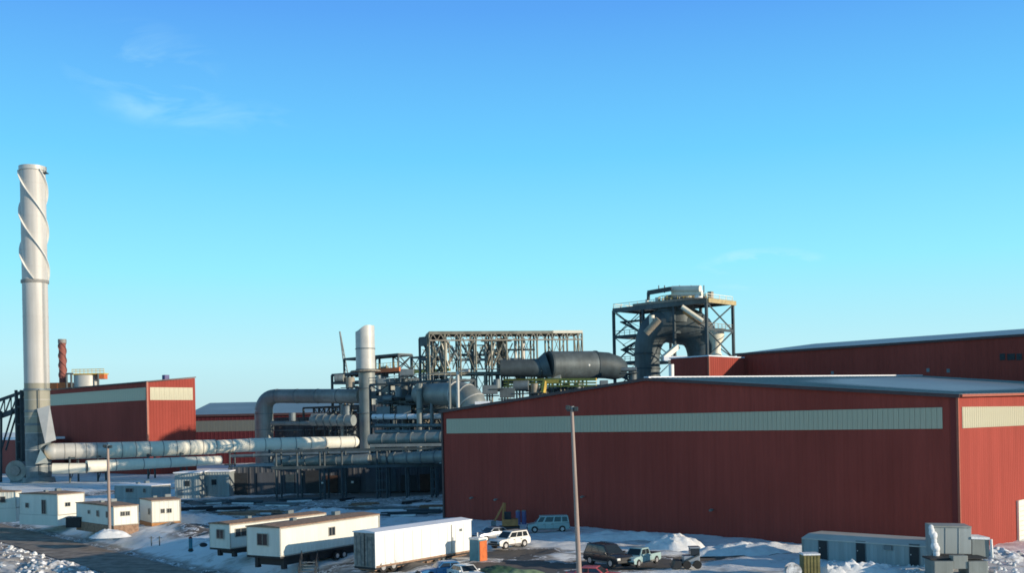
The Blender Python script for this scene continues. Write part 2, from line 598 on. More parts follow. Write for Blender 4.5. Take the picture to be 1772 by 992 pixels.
def band(parent, a, b, z0, z1, out, s0=0.0, s1=None, w=.52, m='band', maxn=300):
    """row of separate panels standing 7 cm proud of the wall"""
    a = Vector((a[0], a[1], 0)); b = Vector((b[0], b[1], 0))
    d = (b - a); Lw = d.length; d.normalize()
    s1 = s1 if s1 is not None else Lw
    n = Vector((d.y, -d.x, 0))
    if n.dot(out) < 0: n = -n
    cnt = min(maxn, max(1, int((s1 - s0) / w)))
    w = (s1 - s0) / max(1, int((s1 - s0) / w)) if cnt < maxn else w
    first = None
    for i in range(cnt):
        p = a + d * (s0 + i * w)
        if first is None:
            mbx = MB()
            q = [p + d * .012 + n * .07, p + d * (w - .02) + n * .07, p + d * (w - .02) - n * .02, p + d * .012 - n * .02]
            mbx.hexa([k + UP * z0 for k in q] + [k + UP * z1 for k in q])
            e = p + d * w * .5 + n * .07
            mbx.bar(e + UP * z0, e + UP * z1, w * .3, .05, roll=n)
            first = mbx.build('panel', m, parent)
            base = p
        else:
            c = clone(first, parent)
            c.location = first.location + (p - base)


def trimbar(parent, name, p, q, w, h, m='trim'):
    return MB().bar(p, q, w, h).build(name, m, parent)


# ------------------------------------------------------------------ the big red hall
A0 = P(1656, 684, 98); cr_ = Vector((A0.x, A0.y, 0))
LF = 70.2
cl_ = cr_ - D1 * LF
LH = 74.0
ZE, ZA = 14.6, 17.55
mid = cr_ - D1 * LF * .5
hall = thing('industrial_hall', 'large dark red metal hall with pale band under its gable, nearest building on the right', 'building', tuple(cr_))
siding(hall, 'wall', 'red', cl_, cr_, -1.5, [(0, ZE - .15), (.5, ZA - .15), (1, ZE - .15)], out=-D2, depth=.022, pitch=.5)
br = cr_ + D2 * LH; bl = cl_ + D2 * LH
siding(hall, 'wall', 'red', cr_ + D2 * .26, br, -1.5, [(0, ZE - .1), (1, ZE - .1)], out=D1, depth=.02, pitch=.5)
siding(hall, 'wall', 'red', bl, cl_ + D2 * .26, -1.5, [(0, ZE - .1), (1, ZE - .1)], out=-D1, pitch=1.2)
band(hall, cl_, cr_, 11.54, 13.52, -D2, .8, LF - 1.35)
band(hall, cr_, br, 11.54, 13.52, D1, 1.0, 1 + 26 * .93)
bz = MB().gbox(cr_ + D2 * (1 + 26 * .93) - D1 * .02, .09, LH - 26, 11.54, 13.52).build('panel_strip', 'band', hall)
# roof: two slopes with snow-dulled metal and standing seams; the ridge climbs a little towards the taller hall behind
for sgn, e in ((1, cr_), (-1, cl_)):
    ov = D1 * .35 * sgn
    e0 = e + ov - D2 * .3; e1 = e + ov + D2 * LH
    r0 = mid - D2 * .3; r1 = mid + D2 * LH
    ze = ZE - .03; zr0 = ZA + .03; zr1 = ZA + 1.5; ze1 = ze + .9
    up = [e0 + UP * ze, e1 + UP * ze1, r1 + UP * zr1, r0 + UP * zr0]
    rf = MB().poly([p + UP * .12 for p in up] + [p - UP * .10 for p in up], [(0, 1, 2, 3), (7, 6, 5, 4), (0, 4, 5, 1), (1, 5, 6, 2), (2, 6, 7, 3), (3, 7, 4, 0)]).build('roof', 'roof', hall)
    sm = MB()
    for i in range(0, 74):
        t = (i + .5) / 74
        a = up[0].lerp(up[1], t) + UP * .14; b = up[3].lerp(up[2], t) + UP * .14
        sm.bar(a, b, .07, .08)
    so_ = sm.build('standing_seam', 'roof', rf); so_['kind'] = 'stuff'
    trimbar(hall, 'rake_trim', e + ov - D2 * .36 + UP * (ZE - .10), mid - D2 * .36 + UP * (ZA - .02), .16, .34)
    trimbar(hall, 'gutter', e + ov + D1 * sgn * .12 - D2 * .2 + UP * (ze - .02), e + ov + D1 * sgn * .12 + D2 * LH + UP * (ze1 - .02), .22, .24, 'redtrim')
MB().bar(mid - D2 * .3 + UP * (ZA + .2), mid + D2 * LH + UP * (ZA + 1.72), .7, .16).build('ridge_cap', 'roofsnow', hall)
MB().bar(cr_ + D1 * .05 - D2 * .05 - UP * 1, cr_ + D1 * .05 - D2 * .05 + UP * (ZE - .25), .22, .22).build('corner_trim', 'redtrim', hall)
MB().bar(cr_ - D1 * .35 - D2 * .06 - UP * 1, cr_ - D1 * .35 - D2 * .06 + UP * (ZE - .25), .5, .06).build('corner_flashing', 'reddark', hall)
MB().bar(cl_ - D1 * .02 - D2 * .05 - UP * 1, cl_ - D1 * .02 - D2 * .05 + UP * (ZE - .25), .3, .3).build('corner_trim', 'trim', hall)
# cream loading door in the sunlit side
dp = cr_ + D2 * 14.7 + D1 * .05
dr = MB().gbox(dp, .12, 4.9, -.3, 3.75).build('door', 'cream', hall, bevel=.05)
fr = MB()
fr.gbox(dp - D2 * .22, .22, .2, -.3, 3.95); fr.gbox(dp + D2 * 4.92, .22, .2, -.3, 3.95); fr.gbox(dp, .22, 4.9, 3.76, 3.96)
fr.build('door_frame', 'cream', dr)
for i in range(7):
    MB().gbox(dp + D1 * .12 + D2 * .1, .035, 4.7, .3 + i * .5, .33 + i * .5).build('slat_joint', 'ring', dr)


def face_pt(u, v, off=0.0):                             # point of the long shaded front that shows at pixel (u, v)
    q = P(u, v, 1.0) - Vector((0, 0, H))
    t = (cr_ - D2 * off).dot(D2) / Vector((q.x, q.y, 0)).dot(D2)
    return Vector((q.x * t, q.y * t, H + q.z * t))


for u, v in ((820, 862), (862, 865), (1012, 860), (1235, 883)):
    p = face_pt(u, v, .05)
    lp = MB().box(-.01, .01, -.01, .01, 0, 0.01)
    lp = MB().bar(p, p - D2 * .5 + UP * .1, .08).build('lamp_bracket', 'steel2', hall)
    MB().bar(p - D2 * .35 + UP * .05, p - D2 * .7 - UP * .05, .3, .18).build('lamp_head', 'duct2', lp)

# taller hall behind
Q = P(1275, 613, 200); q0 = Vector((Q.x, Q.y, 0))
tall = thing('tall_hall', 'taller dark red hall rising behind the near hall, louvres near its right end', 'building', tuple(q0))
ztop = Q.z
siding(tall, 'wall', 'red', q0, q0 + D1 * 120, 0, [(0, ztop - .1), (1, ztop - .1)], out=-D2, pitch=.9)
siding(tall, 'wall', 'red', q0 + D2 * .26, q0 + D2 * 60, 0, [(0, ztop - .1), (.5, ztop + 3), (1, ztop - .1)], out=-D1, pitch=.9)
tr = MB()
tr.poly([q0 - D1 * .3 - D2 * .3 + UP * ztop, q0 + D1 * 120 - D2 * .3 + UP * ztop, q0 + D1 * 120 + D2 * 30 + UP * (ztop + 3.1), q0 - D1 * .3 + D2 * 30 + UP * (ztop + 3.1), q0 - D1 * .3 + D2 * 60 + UP * ztop, q0 + D1 * 120 + D2 * 60 + UP * ztop], [(0, 1, 2, 3), (3, 2, 5, 4)])
tr.build('roof', 'roof', tall)
trimbar(tall, 'eave_trim', q0 - D1 * .3 - D2 * .2 + UP * (ztop - .1), q0 + D1 * 120 - D2 * .2 + UP * (ztop - .1), .35, .4)


def tall_pt(u, v, off=0.0):
    q = P(u, v, 1.0) - Vector((0, 0, H)); t = (q0 - D2 * off).dot(D2) / Vector((q.x, q.y, 0)).dot(D2)
    return Vector((q.x * t, q.y * t, H + q.z * t))


for u0, u1 in ((1730, 1739), (1743, 1756), (1759, 1768)):
    a, b = tall_pt(u0, 624, .1), tall_pt(u1, 612, .1)
    lv = MB().gbox(Vector((a.x, a.y, 0)), (b - a).dot(D1), .12, a.z, b.z).build('louvre', 'black', tall)
    for k in range(4):
        z = a.z + (b.z - a.z) * (k + .5) / 4
        MB().gbox(Vector((a.x, a.y, 0)) - D2 * .06, (b - a).dot(D1), .08, z, z + .06).build('blade', 'steel', lv)
for u, v in ((1603, 640), (1638, 641), (1438, 645)):
    a = tall_pt(u, v, .1)
    MB().gbox(Vector((a.x, a.y, 0)), .5, .3, a.z - .4, a.z + .2).build('wall_vent', 'steel2', tall)
# small red block in the angle
Q = P(1226, 617, 190); c0 = Vector((Q.x, Q.y, 0))
blk = thing('stair_block', 'small dark red block with sunlit end between the tower and the tall hall', 'building', tuple(c0))
dd = (q0 - c0).dot(D2) - .4
siding(blk, 'wall', 'red', c0 - D1 * 8.2, c0, 0, [(0, Q.z), (1, Q.z)], out=-D2, pitch=.7)
siding(blk, 'wall', 'red', c0 + D2 * .26, c0 + D2 * dd, 0, [(0, Q.z), (1, Q.z)], out=D1, pitch=.7)
siding(blk, 'wall', 'red', c0 - D1 * 8.2 + D2 * dd, c0 - D1 * 8.2 + D2 * .26, 0, [(0, Q.z), (1, Q.z)], out=-D1, pitch=.7)
MB().gbox(c0 - D1 * 8.4 - D2 * .2, 8.6, dd, Q.z, Q.z + .2).build('roof', 'roofsnow', blk)
MB().bar(c0 - UP * 0 + D1 * .03, c0 + UP * Q.z + D1 * .03, .3).build('corner_trim', 'redtrim', blk)
# vent pipe on the near roof
p = P(1162, 652, 140)
tag(MB().cyl((p.x, p.y), .35, .35, 16, P(1162, 631, 140).z, 12).build('roof_vent', 'white', smooth=True), 'thin white vent pipe standing at the ridge of the near hall', 'vent pipe')

# ------------------------------------------------------------------ left red building
Q = P(254.5, 662, 300); L0 = Vector((Q.x, Q.y, 0)); zt = Q.z
lb = thing('red_building', 'dark red building with sunlit end wall behind the long duct at left', 'building', tuple(L0))
zr = zt + 1.5
siding(lb, 'wall', 'red', L0 - D1 * 66, L0, 0, [(0, zt - .1), (1, zt - .1)], out=-D2, pitch=.9)
siding(lb, 'wall', 'red', L0 + D2 * .26, L0 + D2 * 14.8, 0, [(0, zt - .1), (1, zr - .1)], out=D1, pitch=.9)
siding(lb, 'wall', 'red', L0 + D2 * 14.8 - D1 * .3, L0 + D2 * 14.8 - D1 * 66, 0, [(0, zr - .1), (1, zr - .1)], out=D2, pitch=3)
band(lb, L0 - D1 * 66, L0, zt - 5.0, zt - 1.4, -D2, .5, 65.2, w=1.4)
band(lb, L0, L0 + D2 * 14.8, zt - 5.0, zt - 1.4, D1, .8, 14.0, w=1.4)
rf = MB().poly([L0 - D1 * 66 + UP * zt - D2 * .3, L0 + D1 * .3 + UP * zt - D2 * .3, L0 + D1 * .3 + D2 * 15 + UP * zr, L0 - D1 * 66 + D2 * 15 + UP * zr], [(0, 1, 2, 3)])
rf.v += [v + UP * .3 for v in rf.v]; rf.f = [[0, 1, 2, 3], [7, 6, 5, 4], [0, 1, 5, 4], [1, 2, 6, 5], [2, 3, 7, 6], [3, 0, 4, 7]]
rf.build('roof', 'trim', lb)
MB().bar(L0 + D1 * .12 - D2 * .1, L0 + D1 * .12 - D2 * .1 + UP * zt, .5).build('corner_trim', 'redtrim', lb)
MB().gbox(L0 + D2 * 5.6 - D1 * 2, 1.6, 1.4, zt + .5, zt + 2.2).build('roof_fan', 'purple', lb)
# lower red building beyond the chimney
p = P(4, 800, 330); p2 = P(44, 800, 320)
lw = thing('low_building', 'low dark red building at the far left edge behind the chimney', 'building', (p.x, p.y, 0))
MB().gbox(Vector((p.x, p.y, 0)) - D1 * 10, 22, 14, 0, P(20, 762, 325).z).build('wall', 'reddark', lw)
MB().gbox(Vector((p.x, p.y, 0)) - D1 * 10.3 - D2 * .3, 22.6, 14.6, P(20, 762, 325).z, P(20, 758, 325).z).build('roof', 'roofsnow', lw)

# far long building with the blue-grey roof
YF = 380.0
pl = P(322, 722, YF); pr = P(800, 722, YF)
fbld = thing('long_building', 'long low building with blue-grey roof and pale band far behind the pipes', 'building', (pl.x, YF, 0))
zE = P(400, 719, YF).z
siding(fbld, 'wall', 'farred', (pl.x, YF), (pr.x, YF), 0, [(0, zE), (1, zE)], out=Vector((0, -1, 0)), pitch=1.5)
band(fbld, (pl.x, YF), (pr.x, YF), P(400, 747, YF).z, P(400, 728, YF).z, Vector((0, -1, 0)), .5, None, w=2.0, m='farband')
YR = YF + 34; zR = P(400, 697, YR).z
MB().poly([(pl.x - 1, YF - .5, zE), (pr.x + 1, YF - .5, zE), (pr.x + 1, YR, zR), (pl.x - 1, YR, zR), (pl.x - 1, YR + 34, zE), (pr.x + 1, YR + 34, zE)], [(0, 1, 2, 3), (3, 2, 5, 4)]).build('roof', 'roof', fbld)
MB().poly([(pl.x, YF, 0), (pl.x, YR + 34, 0), (pl.x, YR + 34, zE - .1), (pl.x, YR, zR - .1), (pl.x, YF, zE - .1)], [(0, 1, 2, 3, 4)]).build('end_wall', 'farred', fbld)
MB().bar((pl.x - 1, YF - .6, zE), (pr.x + 1, YF - .6, zE), .3, .8).build('eave_trim', 'trim', fbld)

# ------------------------------------------------------------------ tall chimney
YC = 268.0
q = P(65.5, 745, YC); cxx, cyy = q.x, YC
RC = 20.6 / F * YC
ZT = P(59, 290, YC).z; ZRING = P(60, 488, YC).z
ch = thing('tall_chimney', 'very tall pale chimney with spiral fins on its upper third, at left', 'chimney', (cxx, cyy, 0))
ncourse = 19
zs = [i * ZT / ncourse for i in range(ncourse + 1)]
for i in range(ncourse):
    MB().cyl((cxx, cyy), RC, RC, zs[i], zs[i + 1] - .001, 48).build('shell_course', 'steel2' if i < 3 else ('chimbase_shade' if zs[i + 1] < P(60, 668, YC).z + 1 else 'chim'), ch, smooth=True)  # lower courses in darker tones: cast shade painted into the shell
for i in range(1, ncourse):
    MB().cyl((cxx, cyy), RC + .035, RC + .035, zs[i] - .06, zs[i] + .06, 48).build('weld_band', 'chim', ch, smooth=True)
MB().cyl((cxx, cyy), RC + .30, RC + .30, ZRING - .35, ZRING + .35, 48).build('ring_flange', 'ring', ch, smooth=True)
MB().cyl((cxx, cyy), RC + .28, RC + .28, ZT - .9, ZT + .15, 48).build('rim_band', 'duct', ch, smooth=True)
MB().cyl((cxx, cyy), RC - .6, RC - .6, ZT + .16, ZT + .2, 32).build('flue_mouth', 'soot', ch)
zcol = P(60, 675, YC).z
MB().cyl((cxx, cyy), RC + .2, RC + .2, zcol - .25, zcol + .25, 48).build('ring_flange', 'steel2', ch, smooth=True)
pitch = 208 / F * YC
for k in range(3):                                       # three spiral fins
    mb = MB()
    n_ = 110
    for i in range(n_ + 1):
        z = ZT - .9 + (ZRING + .4 - ZT + .9) * i / n_
        a = 2 * math.pi * ((ZT - z) / pitch) + R(192) + k * 2 * math.pi / 3
        for r_, dz in ((RC - .02, -.2), (RC + .55, -.13), (RC + .55, .13), (RC - .02, .13)):
            mb.v.append(Vector((cxx + r_ * math.cos(a), cyy + r_ * math.sin(a), z + dz)))
    for i in range(n_):
        for j in range(4):
            a = i * 4 + j; b = i * 4 + (j + 1) % 4
            mb.f.append([a, b, b + 4, a + 4])
    mb.build('spiral_fin', 'finwhite', ch)
for k in range(2):                                       # gussets where the flues enter
    pass
# breeching chute and base plinth
a = P(76, 704, YC - 2); b = P(92, 765, YC - 6)
MB().poly([P(64, 708, YC - 3.4), P(86, 702, YC - 3.2), P(97, 762, YC - 6), P(78, 768, YC - 7), P(64, 708, YC + 1), P(86, 702, YC + 1), P(97, 762, YC + 2), P(78, 768, YC + 2)], [(3, 2, 1, 0), (4, 5, 6, 7), (0, 1, 5, 4), (1, 2, 6, 5), (2, 3, 7, 6), (3, 0, 4, 7)]).build('breeching_chute', 'duct', ch)
MB().poly([P(61, 804, YC - 5), P(84, 802, YC - 5), P(80, 792, YC - 6), P(70, 778, YC - 5), P(61, 804, YC + 1), P(84, 802, YC + 1), P(80, 792, YC + 1), P(70, 778, YC + 1)], [(0, 1, 2, 3), (7, 6, 5, 4), (0, 1, 5, 4), (1, 2, 6, 5), (2, 3, 7, 6), (3, 0, 4, 7)]).build('inlet_hood', 'cream', ch)
MB().cyl((cxx, cyy), RC + 1.0, RC + .7, 0, 1.4, 32).build('plinth', 'steel2', ch, smooth=True)
for zz in (P(60, 712, YC).z, P(60, 735, YC).z):
    MB().cyl((cxx, cyy), RC + .12, RC + .12, zz - .3, zz + .3, 40).build('ring_flange', 'steel2', ch, smooth=True)
ld_ = MB()
la = R(-62)
lx, ly = cxx + (RC + .25) * math.cos(la), cyy + (RC + .25) * math.sin(la)
ld_.bar((lx - .2, ly, 2), (lx - .2, ly, zcol), .09); ld_.bar((lx + .25, ly, 2), (lx + .25, ly, zcol), .09)
ld_.build('ladder', 'steel', ch)
la2 = R(-28); mb = MB()
for dd_ in (-.22, .22):
    x_, y_ = cxx + (RC + .3) * math.cos(la2) + dd_ * .5, cyy + (RC + .3) * math.sin(la2) + dd_ * .8
    mb.bar((x_, y_, zcol), (x_, y_, ZRING), .07)
mb.build('ladder', 'steel2', ch)
MB().box(cxx + RC - .4, cxx + RC + .9, cyy - 1.2, cyy + .4, ZT - 1.6, ZT - 1.4).build('platform', 'steel', ch)
MB().bar((cxx + RC + .8, cyy - 1, ZT - 1.5), (cxx + RC + .8, cyy - 1, ZT - .1), .12).build('rail_post', 'steel', ch)

# slim brick-coloured stack with wavy fins
p = P(109, 668, 352)
bs = thing('slim_stack', 'slim brick-red stack with spiral fins behind the left red building', 'chimney', (p.x, p.y, 0))
zb, zt2 = 20, P(109, 588, 352).z
MB().cyl((p.x, p.y), 1.25, 1.1, zb - 20, zt2, 20).build('shaft', 'brick', bs, smooth=True)
for k in range(3):
    mb = MB(); n_ = 60
    for i in range(n_ + 1):
        z = zt2 - (zt2 - P(109, 660, 352).z) * i / n_
        a = 2 * math.pi * (zt2 - z) / 9.5 + k * 2.094
        for r_, dz in ((1.1, -.1), (1.36, -.1), (1.36, .1), (1.1, .1)):
            mb.v.append(Vector((p.x + r_ * math.cos(a), p.y + r_ * math.sin(a), z + dz)))
    for i in range(n_):
        for j in range(4):
            a = i * 4 + j; b = i * 4 + (j + 1) % 4; mb.f.append([a, b, b + 4, a + 4])
    mb.build('spiral_fin', 'brick', bs)
MB().cyl((p.x, p.y), 1.3, 1.3, zt2 - 1.2, zt2 + .1, 20).build('cap_band', 'ring', bs, smooth=True)
MB().box(p.x - 3.6, p.x + 3.4, p.y - 2, p.y + 2, P(109, 672, 352).z - 3, P(109, 663, 352).z).build('base_housing', 'orange', bs)

# silo with walkway
p = P(150, 668, 350)
si = thing('silo', 'round pale silo with yellow-railed walkway above the left red building', 'silo', (p.x, p.y, 0))
z0, z1 = 15.0, P(150, 651, 350).z
MB().cyl((p.x, p.y), 3.9, 3.9, 0, z1, 32).build('drum', 'duct', si, smooth=True)
MB().cyl((p.x, p.y), 3.9, 3.9, z1, z1 + .3, 32).build('deck', 'grate', si)
xs0, xs1 = P(131, 645, 350).x, P(186, 645, 350).x
dk = MB().box(xs0, xs1, p.y - 3, p.y + 1, z1 + .3, z1 + .7).build('walkway', 'yellow', si)
for i in range(9):
    x = xs0 + (xs1 - xs0) * i / 8
    MB().bar((x, p.y - 3, z1 + .7), (x, p.y - 3, z1 + 2.0), .12).build('rail_post', 'yellow', dk)
for dz in (1.35, 2.0):
    MB().bar((xs0, p.y - 3, z1 + dz), (xs1, p.y - 3, z1 + dz), .14, .2).build('handrail', 'yellow', dk)
MB().box(P(174, 655, 350).x, xs1, p.y - 3, p.y, z1 - 1.2, z1 + .3).build('walkway_box', 'orange', si)
for u in (122, 130, 176):
    x = P(u, 660, 350).x
    MB().bar((x, p.y - 3, 15), (x, p.y - 3, P(u, 648, 350).z), .5).build('leg', 'steel', si)
MB().bar((P(121, 650, 350).x, p.y - 3, P(122, 648, 350).z), (P(133, 650, 350).x, p.y - 3, P(122, 648, 350).z), .5).build('beam', 'steel', si)

# conveyor gallery at the far left
cg = thing('conveyor_gallery', 'dark sloping conveyor truss coming in from the left to the chimney', 'conveyor', (P(20, 700, 275).x, 275, 0))
pairs = []
for k, yy in enumerate((274.0, 277.5)):
    t0, t1 = P(-60, 714, yy), P(42, 678, yy)
    b0, b1 = P(-60, 742, yy), P(42, 706, yy)
    MB().bar(t0, t1, .5, .8).build('top_chord', 'steel', cg)
    MB().bar(b0, b1, .6, 1.3).build('bottom_chord', 'steel', cg)
    for i in range(9):
        a, b = i / 9, (i + 1) / 9
        MB().bar(b0.lerp(b1, a), t0.lerp(t1, b), .28).build('web_member', 'steel', cg)
        MB().bar(b0.lerp(b1, b), t0.lerp(t1, b), .22).build('web_member', 'steel', cg)
MB().poly([P(-60, 736, 274.4), P(42, 700, 274.4), P(42, 700, 277), P(-60, 736, 277)], [(0, 1, 2, 3)]).build('belt_deck', 'steel2', cg)
tw = thing('transfer_tower', 'narrow dark steel tower between the conveyor and the tall chimney', 'steel tower', (P(40, 800, 273).x, 273, 0))
for u in (37, 46):
    for yy in (270.5, 275):
        MB().bar((P(u, 750, 273).x, yy, 0), (P(u, 750, 273).x, yy, P(u, 676, 273).z), .6).build('column', 'steel', tw)
for v in (680, 705, 735, 765, 795):
    for yy in (270.5, 275):
        MB().bar((P(37, v, 273).x, yy, P(40, v, 273).z), (P(46, v, 273).x, yy, P(40, v, 273).z), .4).build('beam', 'steel', tw)
MB().box(P(37, 700, 273).x, P(46, 700, 273).x, 271, 274.6, P(40, 800, 273).z, P(40, 690, 273).z).build('cladding', 'hull', tw)
bt = thing('conveyor_bent', 'slanting two-legged steel support under the left conveyor', 'steel support', (P(18, 790, 274).x, 274, 0))
for u0, u1 in ((2, 22), (10, 30)):
    MB().bar(P(u0, 780, 273.5), P(u1, 712, 273.5), .35).build('leg', 'steel', bt)
MB().bar((P(2, 780, 274).x, 273.5, 0), P(2, 712, 273.5), .5).build('column', 'steel', bt)
# round fan casing at ground level left of the chimney
p = P(32, 815, 270)
fn = thing('fan_casing', 'round grey fan casing on the ground left of the chimney base', 'fan', (p.x, p.y, 0))
MB().tube([(p.x - .0, p.y - 1.5, p.z), (p.x, p.y + 1.5, p.z)], 2.6, 24).build('casing', 'duct2', fn, smooth=True)
MB().tube([(p.x, p.y - 1.9, p.z), (p.x, p.y - 1.5, p.z)], 1.2, 20).build('inlet', 'ring', fn, smooth=True)
MB().box(p.x - 1.6, p.x + 1.6, p.y - 1.2, p.y + 1.2, 0, p.z - 2.0).build('plinth', 'steel2', fn)


# ------------------------------------------------------------------ long cream ducts
def duct_line(t, pts, rads, m, seg=28, joint_every=6.0, jm='ring', name='duct_section', jw=.09, jr=.05):
    """a pipe made of flanged sections: each section and each joint ring is a part of t"""
    for (a, ra), (b, rb) in zip(zip(pts, rads), list(zip(pts, rads))[1:]):
        d = b - a; n_ = max(1, round(d.length / joint_every))
        for i in range(n_):
            p, q_ = a.lerp(b, i / n_), a.lerp(b, (i + 1) / n_)
            r0, r1 = ra + (rb - ra) * i / n_, ra + (rb - ra) * (i + 1) / n_
            MB().tube([p, q_], [r0, r1], seg).build(name, m, t, smooth=True)
            e = d.normalized() * jw
            MB().tube([q_ - e, q_ + e], r1 + jr, seg).build('joint_ring', jm, t, smooth=True)


def bend(c0, c1, c2, n_=7):                             # rounded corner through c1
    out = []
    for i in range(n_ + 1):
        t = i / n_
        out.append(c0 * (1 - t) ** 2 + c1 * 2 * t * (1 - t) + c2 * t * t)
    return out


ld1 = thing('long_duct', 'long sunlit cream duct running from the tall chimney across the yard', 'duct', (P(190, 780, 300).x, 300, 0))
pa, pb, pc, pd, pe = P(92, 782, 266), P(185, 780, 272), P(372, 774, 286), P(430, 771, 290), P(612, 765, 304)
duct_line(ld1, [pa, pb], [2.05, 2.0], 'duct', joint_every=2.8)  # greyer than the rest: shade on the chimney end put into its colour
duct_line(ld1, [pb, pc], [2.05, 1.95], 'cream', joint_every=3.6)
duct_line(ld1, [pc, pd], [1.78, 1.78], 'cream', joint_every=4.2)
duct_line(ld1, [pd, pe], [1.86, 1.6], 'cream', joint_every=4.4)
MB().sphere(pa, 2.1, 24, 12).build('rounded_end', 'duct', ld1, smooth=True)  # grey again for the painted shade of this end
MB().sphere(pe, 1.62, 24, 12).build('rounded_end', 'cream', ld1, smooth=True)
ld2 = thing('lower_duct', 'thinner cream duct running below the long sunlit duct', 'duct', (P(190, 806, 290).x, 290, 0))
duct_line(ld2, [P(91, 812, 260), P(150, 811, 262)], [1.35, 1.25], 'cream', joint_every=4)
duct_line(ld2, [P(150, 808, 262), P(382, 797, 282)], [1.5, 1.15], 'cream', joint_every=7)
# supports under the ducts
for i, (u, Yq) in enumerate(((128, 267), (176, 271), (262, 277), (318, 281), (402, 287), (470, 292), (520, 297), (570, 301))):
    t = thing('duct_support', ['steel goalpost under the shaded chimney end of the long duct', 'steel goalpost beside the left lamp pole under the long duct', 'steel goalpost under the long duct before the red building\'s lit wall', 'steel goalpost under the long duct near the right end of the red building', 'steel goalpost under the narrow section of the long duct', 'steel goalpost under the long duct beside the grey elbow pipe', 'steel goalpost under the long duct, second from its free end', 'steel goalpost under the free end of the long duct'][i], 'pipe support', (P(u, 800, Yq).x, Yq, 0), group='supports under the long duct')
    x = P(u, 800, Yq).x
    zt_ = P(u, 793 - i * 2.4, Yq).z
    for yy in (Yq - 2.6, Yq + 2.6):
        MB().bar((x, yy, 0), (x, yy, zt_ + .4), .35).build('leg', 'steel', t)
    MB().bar((x, Yq - 3, zt_), (x, Yq + 3, zt_), .4).build('cross_beam', 'steel', t)
    MB().bar((x, Yq - 2.6, .2), (x, Yq + 2.6, zt_), .18).build('brace', 'steel', t)
    MB().bar((x - 1.4, Yq - 2.7, zt_ - 3.2), (x + 1.4, Yq - 2.7, zt_ - 3.2), .3).build('bracket', 'steel', t)

# ------------------------------------------------------------------ steel frames on the plant grid


def frame(name, label, cat, cn, a, b, na, nb, levels, m='steel', cw=.45, bw=.38, xb=.22, bracing='x', top_m=None, rails=False, deck=(), group=None, partial=(), e1=None, e2=None):
    """columns, beams and braces, each its own part; cn = nearest corner, a metres back-left along -D1, b metres along D2"""
    t = thing(name, label, cat, (cn.x, cn.y, 0), group=group)
    cn = Vector((cn.x, cn.y, 0))

    e1 = e1 or D1; e2 = e2 or D2

    def pt(i, j, z): return cn - e1 * (a * i / na) + e2 * (b * j / nb) + UP * z
    ztop_ = levels[-1]
    for j in range(nb + 1):
        for i in range(na + 1):
            MB().bar(pt(i, j, 0), pt(i, j, ztop_ - .02 * (i % 2)), cw).build('column', m, t)
    for li, z in enumerate(levels):
        mm = top_m if (top_m and li == len(levels) - 1) else m
        for j in range(nb + 1):
            MB().bar(pt(na - 1 if li in partial else 0, j, z), pt(na, j, z), bw, bw * 1.4).build('beam', mm, t)
        for i in range(na + 1):
            MB().bar(pt(i, 0, z + .02), pt(i, nb, z + .02), bw * .9, bw * 1.3).build('beam', mm, t)
    for li in range(len(levels) - 1):
        z0_, z1_ = levels[li], levels[li + 1]
        for j in (0, nb):
            for i in range(na):
                if (i + li + j) % 2 or bracing == 'all':
                    MB().bar(pt(i, j, z0_), pt(i + 1, j, z1_), xb).build('brace', m, t)
                    if bracing in ('x', 'all'): MB().bar(pt(i + 1, j, z0_), pt(i, j, z1_), xb).build('brace', m, t)
        if bracing != 'none':
            for j in range(nb):
                MB().bar(pt(0, j, z0_), pt(0, j + 1, z1_), xb).build('brace', m, t)
                MB().bar(pt(0, j + 1, z0_), pt(0, j, z1_), xb).build('brace', m, t)
    for li in deck:
        MB().gbox(pt(na, 0, 0), a, b, levels[li] + .3, levels[li] + .42, e1, e2).build('deck', 'grate' if li == len(levels) - 1 or li == -1 else m, t)
    if rails:
        z = levels[-1] + .4
        ra = MB()
        rail(t, [pt(0, nb, z), pt(0, 0, z), pt(na, 0, z), pt(na, nb, z)], rails if isinstance(rails, str) else 'yellow')
    return t, pt


def rail(t, pts, m='yellow', h=1.1, step=2.2):
    rr = MB()
    for a, b in zip(pts, pts[1:]):
        n_ = max(1, int((b - a).length / step))
        for i in range(n_ + 1):
            p = a.lerp(b, i / n_); rr.bar(p, p + UP * h, .10)
        rr.bar(a + UP * h, b + UP * h, .12); rr.bar(a + UP * h * .5, b + UP * h * .5, .08)
    rr.build('railing', m, t)


# furnace tower
rg0 = random.Random(31)
cn = P(1222, 520, 235)
zt_ = cn.z
tower, tp = frame('furnace_tower', 'open steel tower with round top deck round a great dark bent duct', 'steel tower', cn, 26, 10.6, 3, 1, [15.5, 20, 26.3, 32.5, zt_], cw=.55, bw=.42, xb=.2, bracing='none', deck=(-1,), rails='cream', partial=(1, 2, 3))
MB().gbox(tp(0, 0, 0) - D1 * 26 - D2 * .4, 26.4, .3, zt_ - .6, zt_ + .5).build('edge_beam', 'ductdark', tower)
MB().gbox(tp(0, 0, 0) + D1 * .4, .3, 11, zt_ - .5, zt_ + .5).build('edge_beam', 'ochre', tower)
for z0_, z1_ in ((15.5, 26.3), (26.3, 32.5), (32.5, zt_ - .4)):
    for k in (0, 1):
        MB().bar(tp(0, k, z0_), tp(0, 1 - k, z1_), .24).build('brace', 'steel', tower)
for lo_, hi_ in ((15.5, 20), (20, 26.3), (26.3, 32.5), (32.5, zt_ - .4)):
    for j_ in (0, 1):
        MB().bar(tp(3, j_, lo_), tp(2, j_, hi_), .16).build('brace', 'steel', tower)
        MB().bar(tp(2, j_, lo_), tp(3, j_, hi_), .16).build('brace', 'steel', tower)
